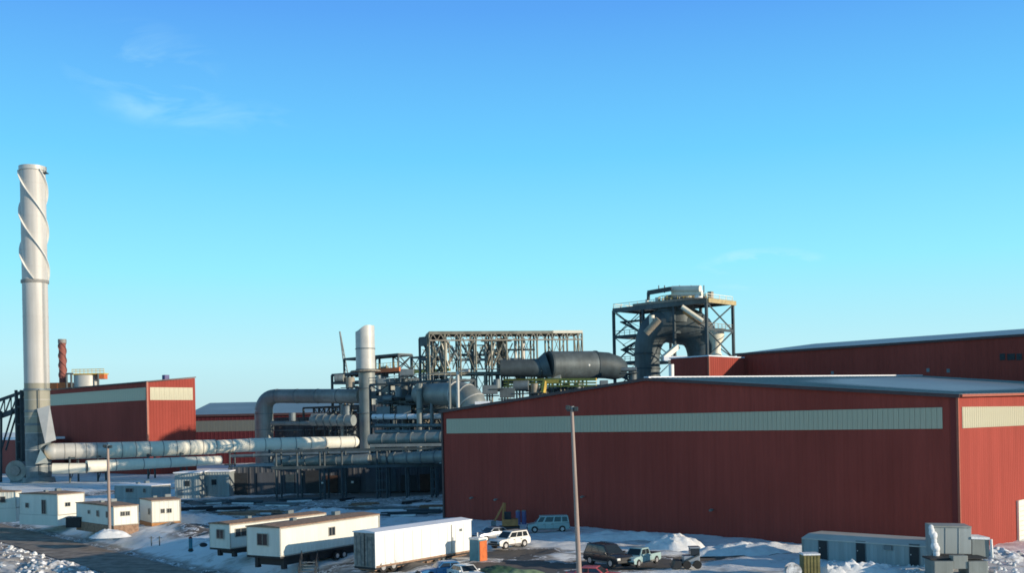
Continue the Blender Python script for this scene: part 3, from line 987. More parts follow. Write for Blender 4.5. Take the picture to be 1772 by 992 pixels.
for i_ in (2, 3):
    for lo_, hi_ in ((20, 26.3), (26.3, 32.5), (32.5, zt_ - .4)):
        MB().bar(tp(i_, 0, lo_), tp(i_, 1, hi_), .15).build('brace', 'steel2', tower)
rail(tower, [tp(3, 0, 32.8), tp(2.1, 0, 32.8)], 'grate', 1.1, 1.4)
rail(tower, [tp(3, 0, 26.6), tp(2.1, 0, 26.6)], 'grate', 1.1, 1.4)
rail(tower, [tp(.2, 0, 32.8), tp(0, 0, 32.8), tp(0, 1, 32.8)], 'grate', 1.1, 1.4)
MB().gbox(tp(3, 0, 0), 26 * .98, 10, zt_ + .43, zt_ + .5).build('floor_plate', 'grate', tower)
MB().bar(tp(2.3, -.04, zt_ + .75), tp(0, -.04, zt_ + .75), .12, .5).build('toe_plate', 'grate', tower)
for k in range(9):
    q_ = tp(rg0.uniform(.3, 2.4), rg0.uniform(.1, .8), zt_ + .5)
    MB().bar(q_, q_ + UP * rg0.uniform(.8, 2.4), rg0.uniform(.4, 1.3)).build('deck_unit', rg0.choice(['cream', 'grate', 'ductdark', 'duct', 'steel2']), tower)
# stair flights in the left bay
for k, (z0_, z1_) in enumerate(((15.5, 20), (20, 23), (23, 26.3), (26.3, 29.6), (29.6, 32.5), (32.5, 36.2))):
    a_, b_ = (tp(3, .3, z0_), tp(2.15, .3, z1_)) if k % 2 == 0 else (tp(2.15, .3, z0_), tp(3, .3, z1_))
    MB().bar(a_, b_, .9, .3).build('stair_flight', 'steel', tower)
    MB().bar(a_ + UP * 1.1, b_ + UP * 1.1, .1).build('handrail', 'grate', tower)
    MB().bar(tp(3, .3, z1_), tp(1.8, .3, z1_), 1.6, .35).build('landing', 'steel', tower)
# upper ring deck
cc = tp(1.15, .5, 0)
ring = MB(); ring.cyl((cc.x, cc.y), 5.6, 5.6, zt_ + .5, zt_ + .9, 32)
ring.build('ring_deck', 'grate', tower)
MB().cyl((cc.x, cc.y), 4.2, 4.2, zt_ + .9, zt_ + 2.2, 32).build('hood_collar', 'ductdark', tower, smooth=True)
mb = MB()
NN = 26
for i in range(NN):
    a0, a1 = 2 * math.pi * i / NN, 2 * math.pi * (i + 1) / NN
    p_, q_ = [Vector((cc.x + 5.5 * math.cos(a), cc.y + 5.5 * math.sin(a), zt_ + .9)) for a in (a0, a1)]
    mb.bar(p_, p_ + UP * 1.2, .10); mb.bar(p_ + UP * 1.2, q_ + UP * 1.2, .14); mb.bar(p_ + UP * .6, q_ + UP * .6, .09)
mb.build('railing', 'yellow', tower)
a_, b_ = P(1121, 507, 236), P(1162, 500, 234)
MB().bar(a_, b_, .9, .9).build('top_beam', 'steel', tower)
MB().bar(P(1122, 506, 236), P(1122, 520, 236), .5).build('post', 'steel', tower)
MB().tube([P(1163, 501, 236), P(1212, 500, 232)], .75, 14).build('header_pipe', 'cream', tower, smooth=True)
MB().tube([P(1163, 509, 236), P(1215, 508, 232)], .5, 12).build('header_pipe', 'cream', tower, smooth=True)
MB().cyl(tuple(P(1209, 510, 233).xy), .9, .9, P(1209, 516, 233).z, P(1209, 503, 233).z, 14).build('white_drum', 'white', tower, smooth=True)
for u in (1140, 1150, 1176, 1196, 1218):
    MB().bar(P(u, 507, 235), P(u, 494, 235), .18).build('mast', 'steel2', tower)

# the bent duct inside the tower
gd_ = thing('gooseneck_duct', 'huge dark arched duct hanging inside the open tower', 'duct', (P(1165, 590, 240).x, 240, 10))
Yg = 246.5
pts = [P(1121, 668, Yg), P(1120, 622, Yg)] + bend(P(1120, 612, Yg), P(1122, 566, Yg), P(1160, 562, Yg), 6) + bend(P(1176, 563, Yg), P(1212, 566, Yg), P(1218, 606, Yg), 6)
MB().tube(pts, [2.8, 2.9] + [3.0, 3.1, 3.3, 3.6, 3.9, 4.2, 4.4] + [4.5, 4.5, 4.4, 4.3, 4.1, 4.0, 3.9], 28).build('duct_shell', 'ductdark', gd_, smooth=True)
MB().tube([P(1168, 560, Yg), P(1168, 522, Yg)], [4.9, 4.2], 28).build('hood', 'ductdark', gd_, smooth=True)
for a_, b_, r_ in ((P(1121, 640, Yg), P(1121, 637, Yg), 2.95), (P(1120, 614, Yg), P(1120, 611, Yg), 3.15), (P(1168, 541, Yg), P(1168, 538, Yg), 4.85)):
    MB().tube([a_, b_], r_, 28).build('flange', 'steel', gd_, smooth=True)
MB().tube(bend(P(1216, 596, Yg), P(1216, 626, Yg), P(1216, 650, Yg), 4), [3.8, 3.6, 3.4, 3.3, 3.2], 24).build('outlet', 'ductdark', gd_, smooth=True)
MB().poly([P(1105, 575, Yg - 3), P(1125, 578, Yg - 4.5), P(1118, 590, Yg - 4.5), P(1100, 590, Yg - 3)], [(0, 1, 2, 3)]).v
cv = thing('cyclone_vessel', 'cream cone-bottomed vessel in the right bay of the open tower', 'vessel', (P(1240, 600, 243).x, 243, 20))
zz = [P(1240, v, 243).z for v in (622, 609, 596, 584, 572)]
pc_ = P(1239, 600, 243)
MB().tube([(pc_.x, pc_.y, z) for z in zz], [1.7, 1.0, 1.1, 1.9, 1.9], 20).build('vessel_shell', 'cream', cv, smooth=True)
MB().tube([(pc_.x, pc_.y, zz[4]), (pc_.x, pc_.y, zz[4] + .3)], 2.15, 20).build('flange', 'grate', cv, smooth=True)
sp_ = thing('slanting_pipe', 'slanting orange-lit pipe under the top deck of the tower', 'pipe', (P(1200, 550, 236).x, 236, 30))
MB().tube([P(1184, 538, 238.5), P(1213, 560, 237.5)], .6, 14).build('pipe_run', 'orangedull', sp_, smooth=True)
MB().tube([P(1180, 531, 236), P(1216, 556, 235)], .5, 12).build('side_pipe', 'cream', sp_, smooth=True)
sp2 = thing('branch_pipe', 'brown slanting pipe joining the left shoulder of the arched duct', 'pipe', (P(1120, 565, 236).x, 236, 30))
MB().tube([P(1118, 577, 236), P(1140, 553, 235)], .8, 12).build('pipe_run', 'grate', sp2, smooth=True)
MB().tube([P(1128, 546, 236), P(1128, 566, 236)], .6, 12).build('pipe_drop', 'cream', sp2, smooth=True)
sp3 = thing('cooling_chute', 'cream slanting chute under the arch of the dark duct', 'chute', (P(1160, 612, 238).x, 238, 20))
MB().bar(P(1146, 622, 236), P(1172, 600, 238), 1.4, 1.0).build('chute_body', 'cream', sp3)
MB().bar(P(1148, 621, 235), P(1188, 620, 236), .8, .9).build('ledge', 'roofsnow', sp3)

# long dark vessel
vs = thing('horizontal_vessel', 'long dark cylindrical vessel between the trestle and the tower', 'vessel', (P(985, 630, 226).x, 226, 20))
va, vb, vc, vd, ve = P(866, 638, 222), P(936, 637, 222), P(949, 633, 222), P(1031, 632, 226), P(1066, 634, 228)
dv = (vd - vc).normalized()
MB().tube([va, vb], [1.75, 1.95], 28).build('narrow_section', 'ductdark', vs, smooth=True)
MB().tube([vb, vc], [2.12, 2.9], 28).build('cone_section', 'ductdark', vs, smooth=True)
MB().tube([vc, vd], [2.95, 2.95], 32).build('barrel', 'ductdark', vs, smooth=True)
for k in (.02, .985):
    p_ = vc.lerp(vd, k); MB().tube([p_ - dv * .2, p_ + dv * .2], 3.05, 32).build('ring_flange', 'steel', vs, smooth=True)
MB().tube([vd, P(1050, 633, 227), P(1066, 637, 228), P(1074, 640, 229)], [2.82, 2.8, 2.6, 2.0], 26).build('tail_section', 'steel', vs, smooth=True)
lm = vc.lerp(vd, .84) + Vector((-.1, -3.05, -.2))
MB().sphere(lm, .3, 10, 6).build('lamp', 'lamp', vs)
yb = thing('yellow_platform', 'yellow painted platform beams under the dark vessel', 'platform', (P(950, 662, 222).x, 222, 18))
for v, r_ in ((658, .5), (664, .3), (669, .35)):
    MB().bar(P(872, v, 226), P(1032, v - 1, 216), r_).build('beam', 'yellow', yb)
for u in range(880, 1030, 15):
    Yq = 226 - (u - 872) / 16
    MB().bar(P(u, 656, Yq), P(u, 671, Yq), .2).build('rail_post', 'yellow', yb)
MB().hexa([P(941, 664, 214), P(967, 663, 213), P(967, 663, 214), P(941, 664, 215), P(941, 658, 214), P(967, 657, 213), P(967, 657, 214), P(941, 658, 215)]).build('beam', 'yellow', yb)
MB().bar(P(943, 660, 214), P(940, 680, 214), .7).build('post', 'yellow', yb)

# trestle with the long roof (middle)
cn = P(1007, 576, 233)
T1 = Vector((.985, .17, 0)).normalized(); T2 = Vector((-T1.y, T1.x, 0))
zt_ = cn.z
zt_tre = zt_
tre, tq = frame('pipe_trestle', 'long open steel trestle with flat deck roof and crossed bracing in the middle', 'steel frame', cn, 33.4, 7.5, 10, 2, [11, 17, 23.4, zt_], m='steeltan', cw=.28, bw=.24, xb=.12, bracing='x', deck=(2, -1), rails=False, e1=T1, e2=T2)
MB().gbox(tq(10, -.05, 0), 27, .3, zt_ - .2, zt_ + .45, T1, T2).build('edge_beam', 'steeltan', tre)
MB().gbox(tq(2, -.05, 0), 6.8, .3, zt_ - .1, zt_ + .5, T1, T2).build('edge_beam', 'cream', tre)  # paler end bays: the sunlit end face painted as a lighter colour
for u, w_ in ((868, 2.2), (905, .9), (892, .6)):
    p_ = P(u, 600, 236)
    tag(MB().cyl((p_.x, p_.y), w_ * .55, w_ * .55, 23.9, P(u, 586, 236).z, 16).build('riser_pipe', 'duct2' if w_ > 2 else 'white', smooth=True), {868: 'thick grey riser pipe inside the middle trestle', 905: 'slim white riser pipe in the right half of the trestle', 892: 'thinnest riser pipe between the two others in the trestle'}[u], 'pipe')
lft, lp_ = frame('end_tower', 'small dark tower box at the left end of the trestle', 'steel frame', P(747, 584, 232), 4, 4, 1, 1, [11, 17, 23, 27, P(745, 584, 232).z], bracing='all', cw=.4, xb=.2)
MB().gbox(lp_(1, 0, 0) - D2 * .2, 4, .3, P(745, 598, 232).z, P(745, 585, 232).z).build('clad_panel', 'ductdark', lft)
w2, w2p = frame('side_walkway', 'low yellow-railed walkway frame left of the trestle', 'walkway', P(742, 630, 256), 6.5, 4, 2, 1, [14, 20, P(740, 640, 256).z, P(740, 617, 256).z], bracing='x', cw=.32, bw=.3, xb=.16, rails=False)
rail(w2, [w2p(-3, 0, P(740, 640, 256).z + .3), w2p(2, 0, P(740, 640, 256).z + .3)], 'yellow', 1.3, 1.2)
MB().gbox(w2p(2, 0, 0) - D2 * .3, 14, .5, P(740, 645, 256).z, P(740, 640, 256).z).build('deck_edge', 'yellow', w2)

# dark clad process building beneath the vessel and trestle
p = P(1078, 655, 232)
pbld = thing('process_building', 'dark clad process building filling the space under the trestle and vessel', 'building', (p.x, p.y, 0))
cc0 = Vector((p.x, p.y, 0)) + D2 * 2
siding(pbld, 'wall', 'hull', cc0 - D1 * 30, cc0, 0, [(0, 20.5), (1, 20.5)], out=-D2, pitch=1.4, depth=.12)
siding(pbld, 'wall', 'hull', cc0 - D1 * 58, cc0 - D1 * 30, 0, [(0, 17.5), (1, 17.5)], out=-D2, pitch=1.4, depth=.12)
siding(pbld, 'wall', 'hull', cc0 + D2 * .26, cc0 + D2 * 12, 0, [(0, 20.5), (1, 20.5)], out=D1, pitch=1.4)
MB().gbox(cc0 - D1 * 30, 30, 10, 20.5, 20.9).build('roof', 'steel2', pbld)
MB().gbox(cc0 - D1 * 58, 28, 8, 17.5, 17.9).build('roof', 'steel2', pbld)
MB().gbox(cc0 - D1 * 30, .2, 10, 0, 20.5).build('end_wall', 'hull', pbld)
for i in range(18):
    for k in range(2):
        s_ = 3 + i * 3.05; z_ = 8 + k * 6
        MB().gbox(cc0 - D1 * (58 - s_) - D2 * .12, 1.7, .14, z_, z_ + 1.5).build('window', 'glass', pbld)
for z_ in (7, 12.6, 17.0):
    MB().gbox(cc0 - D1 * 58 - D2 * .45, 58, .4, z_, z_ + .35).build('girt', 'steel2', pbld)

# frames left of the middle: around the stack and the elbow
fa, fap = frame('stack_frame', 'stepped dark steel frame around the slant-cut stack', 'steel frame', P(691, 612, 322), 34, 8, 4, 1, [7, 12, 17, 22, 26.5, P(690, 641, 322).z], bracing='x', deck=(5,), cw=.62, bw=.5, xb=.3)
fa2, fa2p = frame('upper_frame', 'small upper steel frame beside the slant-cut stack, above the stepped frame', 'steel frame', P(689, 612, 324), 27, 5.5, 3, 1, [P(690, 641, 322).z, P(690, 614, 324).z], bracing='x', deck=(1,), cw=.5, bw=.45, xb=.26)
for ch_ in list(fa2.children):
    if ch_.name.startswith('column'): bpy.data.objects.remove(ch_)
for i in range(4):
    for j in range(2):
        MB().bar(fa2p(i, j, P(690, 641, 322).z), fa2p(i, j, P(690, 614, 324).z), .5).build('column', 'steel', fa2)
MB().gbox(fap(0, 0, 0) - D1 * 13 - D2 * .5, 13.4, .5, P(690, 643, 322).z, P(690, 636, 322).z).build('red_edge_beam', 'orange', fa)
rail(fa, [fap(0, -.1, P(690, 636, 322).z), fap(2.2, -.1, P(690, 636, 322).z)], 'yellow', 1.5, 1.6)
fb2, fb2p = frame('service_frame', 'dark steel frame of many levels around the domed elbow', 'steel frame', P(782, 655, 204), 25, 6, 4, 1, [5.5, 9.5, 12.5, 15.5, 18.5, P(780, 658, 204).z], bracing='x', deck=(2, 4), cw=.42, bw=.34)
rail(fb2, [fb2p(0, -.05, P(780, 656, 204).z), fb2p(4, -.05, P(780, 656, 204).z)], 'steel2', 1.2, 1.6)
fc2, fc2p = frame('pipe_bridge', 'steel pipe bridge under the grey horizontal duct', 'steel frame', P(640, 705, 318), 34, 6, 6, 1, [8, 13, P(640, 702, 318).z], bracing='x', cw=.5, bw=.42)

for nm, lab, u0, u1, v_, Yq, lev in (('pump_house', 'dark flat-roofed building behind the grey elbow duct', 474, 642, 722, 346, (735, 744)), ('valve_house', 'dark building deep inside the frame round the domed elbow', 640, 786, 700, 232, (720, 735, 750))):
    t = thing(nm, lab, 'building', (P(u0, 750, Yq).x, Yq, 0))
    xa, xb_, z_ = P(u0, v_, Yq).x, P(u1, v_, Yq).x, P((u0 + u1) / 2, v_, Yq).z
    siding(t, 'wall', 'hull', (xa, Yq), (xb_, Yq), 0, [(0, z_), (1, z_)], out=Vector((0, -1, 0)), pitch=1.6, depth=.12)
    MB().box(xa, xb_, Yq + .3, Yq + 7, z_ - .2, z_ + .1).build('roof', 'steel', t)
    for v2 in lev:
        zz_ = P((u0 + u1) / 2, v2, Yq).z
        MB().box(xa, xb_, Yq - .5, Yq - .12, zz_ - .15, zz_ + .15).build('girt', 'steel2', t)
rg = random.Random(8)
for k in range(60):                                      # hangers, risers and short runs inside the trestle
    i_ = rg.uniform(4.6, 9.8); j_ = rg.uniform(.1, .9)
    z0_ = rg.uniform(24, 27); z1_ = rg.uniform(28, 31.5)
    a_ = tq(i_, j_, z0_); b_ = tq(i_ + rg.choice([0, 0, .5, -.5, .8]), j_, z1_)
    MB().tube([a_, b_], rg.choice([.1, .14, .22, .3]), 8).build('hanger', rg.choice(['steel', 'steeltan', 'steel2', 'grate', 'duct2', 'cream']), tre, smooth=True)
for k in range(7):
    z_ = 24.4 + k * 1.05; i0_ = rg.uniform(3, 6); i1_ = i0_ + rg.uniform(1.5, 4)
    MB().tube([tq(i0_, .3 + .06 * k, z_), tq(min(9.9, i1_), .3 + .06 * k, z_)], rg.choice([.14, .22, .3]), 10).build('pipe_run', rg.choice(['steel2', 'grate', 'steel', 'duct2']), tre, smooth=True)
for i_ in range(40):
    a_ = tq(10 - i_ * .25, -.06, zt_tre - .15); b_ = tq(10 - (i_ + 1) * .25, -.06, zt_tre - 1.5)
    MB().bar(a_ if i_ % 2 else tq(10 - i_ * .25, -.06, zt_tre - 1.5), b_ if i_ % 2 else tq(10 - (i_ + 1) * .25, -.06, zt_tre - .15), .14).build('truss_web', 'grate', tre)
MB().bar(tq(0, -.06, zt_tre - 1.5), tq(10, -.06, zt_tre - 1.5), .3).build('truss_chord', 'grate', tre)

def clutter(t, ptf, na, zlo, zhi, cnt, seed, k=1.0):
    rg = random.Random(seed)
    for q in range(cnt):
        i_, j_ = rg.uniform(.1, na - .1), rg.uniform(0, .95)
        z_ = rg.uniform(zlo, zhi); r_ = rg.choice([.08, .12, .18, .3]) * k
        m_ = rg.choice(['steel', 'steel2', 'duct2', 'ductdark', 'grate', 'steel2'])
        if q % 3 == 0: MB().tube([ptf(i_, j_, z_), ptf(i_, j_, min(zhi, z_ + rg.uniform(2, 6)))], r_, 8).build('riser', m_, t, smooth=True)
        elif q % 3 == 1: MB().tube([ptf(i_, j_, z_), ptf(min(na, i_ + rg.uniform(.6, 1.8)), j_, z_)], r_, 8).build('pipe_run', m_, t, smooth=True)
        else:
            a_ = ptf(i_, j_, z_); MB().bar(a_, ptf(min(na, i_ + rg.uniform(.2, .5)), j_, z_), rg.uniform(.6, 1.6) * k, rg.uniform(.5, 1.6) * k).build('machine_box', m_, t)


clutter(fa, fap, 4, 8, 26, 48, 1, 1.5); clutter(fb2, fb2p, 4, 8, 20.5, 60, 2); clutter(fc2, fc2p, 5, 6, 16, 36, 3, 1.4); clutter(fa2, fa2p, 3, 27, 31, 10, 4, 1.2)
clutter(tre, tq, 9, 19, 23.2, 40, 5)

# slant-cut stack
Ys = 318
p = P(634, 700, Ys)
ss = thing('slant_cut_stack', 'thick grey stack with a slanting cut top above the steel frames', 'stack', (p.x, p.y, 0))
rs = 16.5 / F * Ys
zh, zl = P(640, 564, Ys).z, P(620, 575, Ys).z
mb = MB(); seg = 36
for k, z in enumerate((P(634, 640, Ys).z, None)):
    for j in range(seg):
        a = 2 * math.pi * j / seg
        zz_ = z if z is not None else (zl + (zh - zl) * smooth01((math.cos(a) + .95) / 1.3))
        mb.v.append(Vector((p.x + rs * math.cos(a), p.y + rs * math.sin(a), zz_)))
for j in range(seg): mb.f.append([j, (j + 1) % seg, (j + 1) % seg + seg, j + seg])
for j in range(seg): mb.v.append(mb.v[seg + j].lerp(Vector((p.x, p.y, mb.v[seg + j].z)), .12))
for j in range(seg): mb.f.append([seg + j, seg + (j + 1) % seg, 2 * seg + (j + 1) % seg, 2 * seg + j])
for j in range(seg): mb.v.append(mb.v[2 * seg + j] - UP * 4)
for j in range(seg): mb.f.append([2 * seg + j, 2 * seg + (j + 1) % seg, 3 * seg + (j + 1) % seg, 3 * seg + j])
mb.build('upper_shell', 'duct', ss, smooth=True)
zm = P(634, 640, Ys).z
MB().tube([(p.x + .3, p.y, 0), (p.x + .3, p.y, zm)], rs * .86, 32).build('lower_shell', 'duct2', ss, smooth=True)
for v in (604, 640, 672, 715):
    z = P(634, v, Ys).z
    MB().tube([(p.x, p.y, z - .15), (p.x, p.y, z + .15)], rs + .15, 32).build('ring_flange', 'steel2', ss, smooth=True)
for v, e in ((640, 1.6),):
    z = P(634, v, Ys).z
    MB().tube([(p.x, p.y, z - .6), (p.x, p.y, z - .3)], rs + e, 24).build('walkway_ring', 'grate', ss)

# grey horizontal duct with its left elbow
hd = thing('elbow_duct', 'grey duct running left from the stack and turning straight down', 'duct', (P(456, 720, 336).x, 336, 0))
rh = 2.2
e0 = P(624, 686, 321); e1 = P(480, 686, 336)
dh = (e1 - e0).normalized()
cor = P(457, 687, 338)
low = P(456.5, 712, 338)
bot = Vector((low.x, low.y, 0))
MB().tube([e0, e1], rh, 28).build('horizontal_run', 'duct2', hd, smooth=True)
MB().tube(bend(e1, cor, low, 10), [rh * (1 + .3 * i / 10) for i in range(11)], 28).build('elbow', 'duct2', hd, smooth=True)
MB().tube([low, bot], rh * 1.3, 28).build('vertical_leg', 'duct2', hd, smooth=True)
for k in (.0, .25, .5, .75):
    q_ = e1.lerp(e0, k); MB().tube([q_ - dh * .12, q_ + dh * .12], rh + .1, 28).build('joint_ring', 'steel2', hd, smooth=True)
for z in (17, 12):
    MB().tube([(low.x, low.y, z - .12), (low.x, low.y, z + .12)], rh * 1.3 + .1, 28).build('joint_ring', 'steel2', hd, smooth=True)

# domed elbow
de = thing('domed_elbow', 'great grey elbow duct bending down behind the left corner of the near hall', 'duct', (P(805, 690, 196).x, 196, 0))
e0 = P(728, 683, 212); e1 = P(790, 683, 200)
MB().tube([e0, e1] + bend(e1, P(822, 684, 197), P(822, 716, 197), 10)[1:], [2.1, 2.3] + [2.4] * 10, 30).build('elbow_shell', 'duct2', de, smooth=True)
bb = bend(e1, P(822, 684, 197), P(822, 716, 197), 10)
for k in (0, 3, 6, 9):
    d_ = ((bb[k + 1] if k < 10 else bb[k]) - bb[k]).normalized() * .1
    MB().tube([bb[k] - d_, bb[k] + d_], 2.5, 30).build('segment_ring', 'duct', de, smooth=True)
MB().tube([P(822, 716, 197), Vector((P(822, 716, 197).x, 197, 0))], 2.4, 24).build('down_leg', 'duct2', de, smooth=True)
MB().bar(P(822, 698, 193.5), P(848, 697, 193.5), .9, .5).build('snowy_ledge', 'roofsnow', de)
gp = thing('guard_frame', 'thin pale pipe loop standing in front of the domed elbow', 'pipe', (P(793, 700, 194).x, 194, 0))
MB().tube([Vector((P(792.5, 720, 194).x, 194, 0)), P(792, 643, 194), P(812, 642, 193)], .28, 8).build('pipe_run', 'duct', gp, smooth=True)
MB().tube([Vector((P(778, 720, 194).x, 194, 0)), P(778, 655, 194), P(784, 652, 194)], .22, 8).build('pipe_drop', 'duct2', gp, smooth=True)

# extra process pipes in the frames
for i, (u0, v0, u1, v1, Yq, r_, m_, lab) in enumerate((
        (640, 762, 790, 757, 196, 1.05, 'duct2', 'thick grey pipe just right of the long duct\'s free end'),
        (478, 800, 640, 796, 190, .95, 'duct2', 'grey pipe along the left half of the lower pipe rack'),
        (640, 796, 778, 790, 186, 1.05, 'duct2', 'grey pipe along the right half of the lower pipe rack'),
        (470, 733, 620, 733, 330, .7, 'duct2', 'thin pipe crossing behind the grey elbow duct'),
        (540, 728, 612, 728, 312, 1.6, 'duct2', 'short stubby grey pipe left of the stack'),
        (645, 722, 770, 721, 210, .55, 'roofsnow', 'snow-topped pipe level with the base of the elbow'),
        (650, 737, 775, 737, 205, .35, 'steel2', 'dark pipe below the snow-topped one'),
        (655, 695, 775, 697, 213, .6, 'ductdark', 'dark pipe behind the frame above the snow-topped one'),
        (650, 748, 776, 748, 203, .4, 'steel2', 'lowest thin pipe in the elbow frame'),
        (400, 790, 640, 783, 200, .3, 'steel2', 'thin pipe over the lower rack, running far left'))):
    pp = thing('process_pipe', lab, 'pipe', (P(u0, v0, Yq).x, Yq, 0), group='process pipes in the plant')
    a_, b_ = P(u0, v0, Yq + 3), P(u1, v1, Yq - 3)
    MB().tube([a_, b_], r_, 18).build('pipe_run', m_, pp, smooth=True)
    dq = (b_ - a_).normalized()
    for k in range(1, 6):
        q_ = a_.lerp(b_, k / 6); MB().tube([q_ - dq * .1, q_ + dq * .1], r_ * 1.1 + .03, 18).build('joint_ring', 'steel2', pp, smooth=True)
for i, (u, v0, v1, Yq, r_, m_, lab) in enumerate(((726, 664, 752, 207, .62, 'duct2', 'pale vertical pipe in the middle of the elbow frame'), (655, 650, 752, 312, .7, 'duct2', 'vertical pipe hugging the right side of the stack'),
                                               (700, 655, 720, 215, .7, 'ductdark', 'dark vertical pipe between the stack and the pale one'), (592, 700, 752, 320, .55, 'duct2', 'vertical pipe left of the stack'), (747, 668, 752, 206, .35, 'steel2', 'thin vertical pipe right of the pale one'))):
    vp = thing('vertical_pipe', lab, 'pipe', (P(u, v1, Yq).x, Yq, 0), group='vertical pipes in the plant')
    MB().tube([P(u, v0, Yq), Vector((P(u, v1, Yq).x, Yq, 0))], r_, 16).build('pipe_run', m_, vp, smooth=True)
    for v in (v0 + 12, (v0 + v1) / 2, v1 - 10):
        MB().tube([P(u, v, Yq) - UP * .12, P(u, v, Yq) + UP * .12], r_ * 1.2, 16).build('joint_ring', 'steel2', vp, smooth=True)

# round tanks, pumps and boxes inside the frames
rng = random.Random(3)
places = [(588, 655), (606, 662), (662, 660), (672, 690), (690, 678), (705, 645), (716, 690), (742, 690), (757, 668), (764, 705), (600, 715), (664, 712), (552, 720), (506, 722), (700, 712), (735, 712), (860, 665), (878, 680), (902, 668), (925, 672), (848, 675), (960, 655), (1000, 668), (1045, 668), (1088, 640), (1095, 655)]
EQ = ['on the left deck under the stack top', 'left of the stack at the upper deck', 'right of the stack at mid height', 'right of the stack lower down', 'beside the dark vertical pipe', 'under the small upper frame', 'above the snow-topped pipe, left', 'above the snow-topped pipe, middle', 'left of the domed elbow, high', 'left of the domed elbow, low', 'left of the stack, low', 'just right of the stack foot', 'under the grey elbow duct, right', 'under the grey elbow duct, left', 'below the dark vertical pipe', 'below the pale vertical pipe', 'under the left end of the trestle', 'under the trestle left of the yellow beams', 'at the left end of the yellow beams', 'among the yellow beams', 'behind the domed elbow', 'under the left end of the dark vessel', 'under the right end of the dark vessel', 'at the foot of the tower stair', 'under the left leg of the arched duct', 'at the tower base beside the near roof']
for i, (u, v) in enumerate(places):
    Yq = 214 - (u - 640) * .03 + (8 if u > 840 else 0)
    if u > 840: Yq = 222
    if u < 640: Yq = 316
    p_ = P(u, v, Yq)
    wv = rng.uniform(.7, 1.6) * Yq / 214; hv = rng.uniform(1.0, 2.4) * Yq / 214
    t = thing('equipment_unit', ('lying drum ', 'upright drum ', 'boxed machine ')[i % 3] + EQ[i], 'machine', tuple(p_), group='machines set in the plant steelwork')
    mm = rng.choice(['ductdark', 'steel2', 'duct2', 'steel2', 'grate'])
    if i % 3 == 0:
        MB().tube([p_ - Vector((wv, 0, 0)), p_ + Vector((wv, -.5, 0))], hv * .45, 16).build('drum', mm, t, smooth=True)
    elif i % 3 == 1:
        MB().tube([p_ - UP * hv * .6, p_ + UP * hv * .6], wv * .6, 16).build('drum', mm, t, smooth=True)
    else:
        MB().box(p_.x - wv, p_.x + wv, p_.y - 1, p_.y + 1, p_.z - hv * .5, p_.z + hv * .5).build('housing', mm, t, bevel=.06)
    MB().box(p_.x - wv * 1.2, p_.x + wv * 1.2, p_.y - 1.2, p_.y + 1.2, p_.z - hv * .62 - .2, p_.z - hv * .62).build('base', 'steel', t)

# ------------------------------------------------------------------ lower pipe rack with the dark shed behind
rk = thing('pipe_rack', 'long low steel pipe rack on double legs along the dark shed', 'pipe rack', (P(600, 868, 188).x, 188, 0))
prev = None
for u in (482, 518, 557, 565, 595, 655, 672, 705, 748, 756):
    x = P(u, 850, 188).x; zt_ = P(u, 780, 188).z
    for yy in (186.5, 190.5):
        MB().bar((x, yy, 0), (x, yy, zt_), .26).build('column', 'steel', rk)
    MB().bar((x, 186.2, P(u, 808, 188).z), (x, 190.8, P(u, 808, 188).z), .28).build('cross_beam', 'steel', rk)
    MB().bar((x, 186.2, zt_), (x, 190.8, zt_), .28).build('cross_beam', 'steel', rk)
    if prev is not None and x - prev < 3:
        for z_ in (1.5, 3.2, 4.8):
            MB().bar((prev, 186.4, z_), (x, 186.4, z_), .2).build('rung', 'steel', rk)
    prev = x
for v0, v1, w_ in ((811, 805, .32), (782, 776, .28)):
    for yy in (186.3, 190.6):
        MB().bar(P(470, v0, yy), P(776, v1, yy), w_, w_ * 1.5).build('long_beam', 'steel', rk)
MB().bar(P(640, 772, 186), P(776, 770, 186), .3, .5).build('long_beam', 'steel2', rk)
shd = thing('dark_shed', 'dark open-fronted shed behind the pipe rack', 'shed', (P(620, 850, 204).x, 204, 0))
x0, x1 = P(395, 850, 204).x, P(800, 850, 204).x
zs_ = P(600, 806, 204).z
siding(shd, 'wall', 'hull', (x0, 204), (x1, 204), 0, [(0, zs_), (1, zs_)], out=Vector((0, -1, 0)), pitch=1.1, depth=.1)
MB().box(x0, x1, 204.3, 222, zs_ - .2, zs_ + .1).build('roof', 'steel', shd)
rr = random.Random(5)
x = x0 + 1
k = 0
while x < x1 - 4:
    w_ = rr.uniform(1.6, 3.4)
    MB().box(x, x + w_, 203.7, 203.86, .1, rr.uniform(3, 4.6)).build('door', ['black', 'hull', 'steel', 'black', 'rustdark'][k % 5], shd)
    x += w_ + rr.uniform(.8, 2.2); k += 1
for u, v in ((558, 836), (610, 835), (762, 801)):
    p_ = P(u, v, 203.5)
    MB().box(p_.x - .22, p_.x + .22, 203.2, 203.7, p_.z - .2, p_.z + .2).build('wall_lamp', 'lamp', shd)

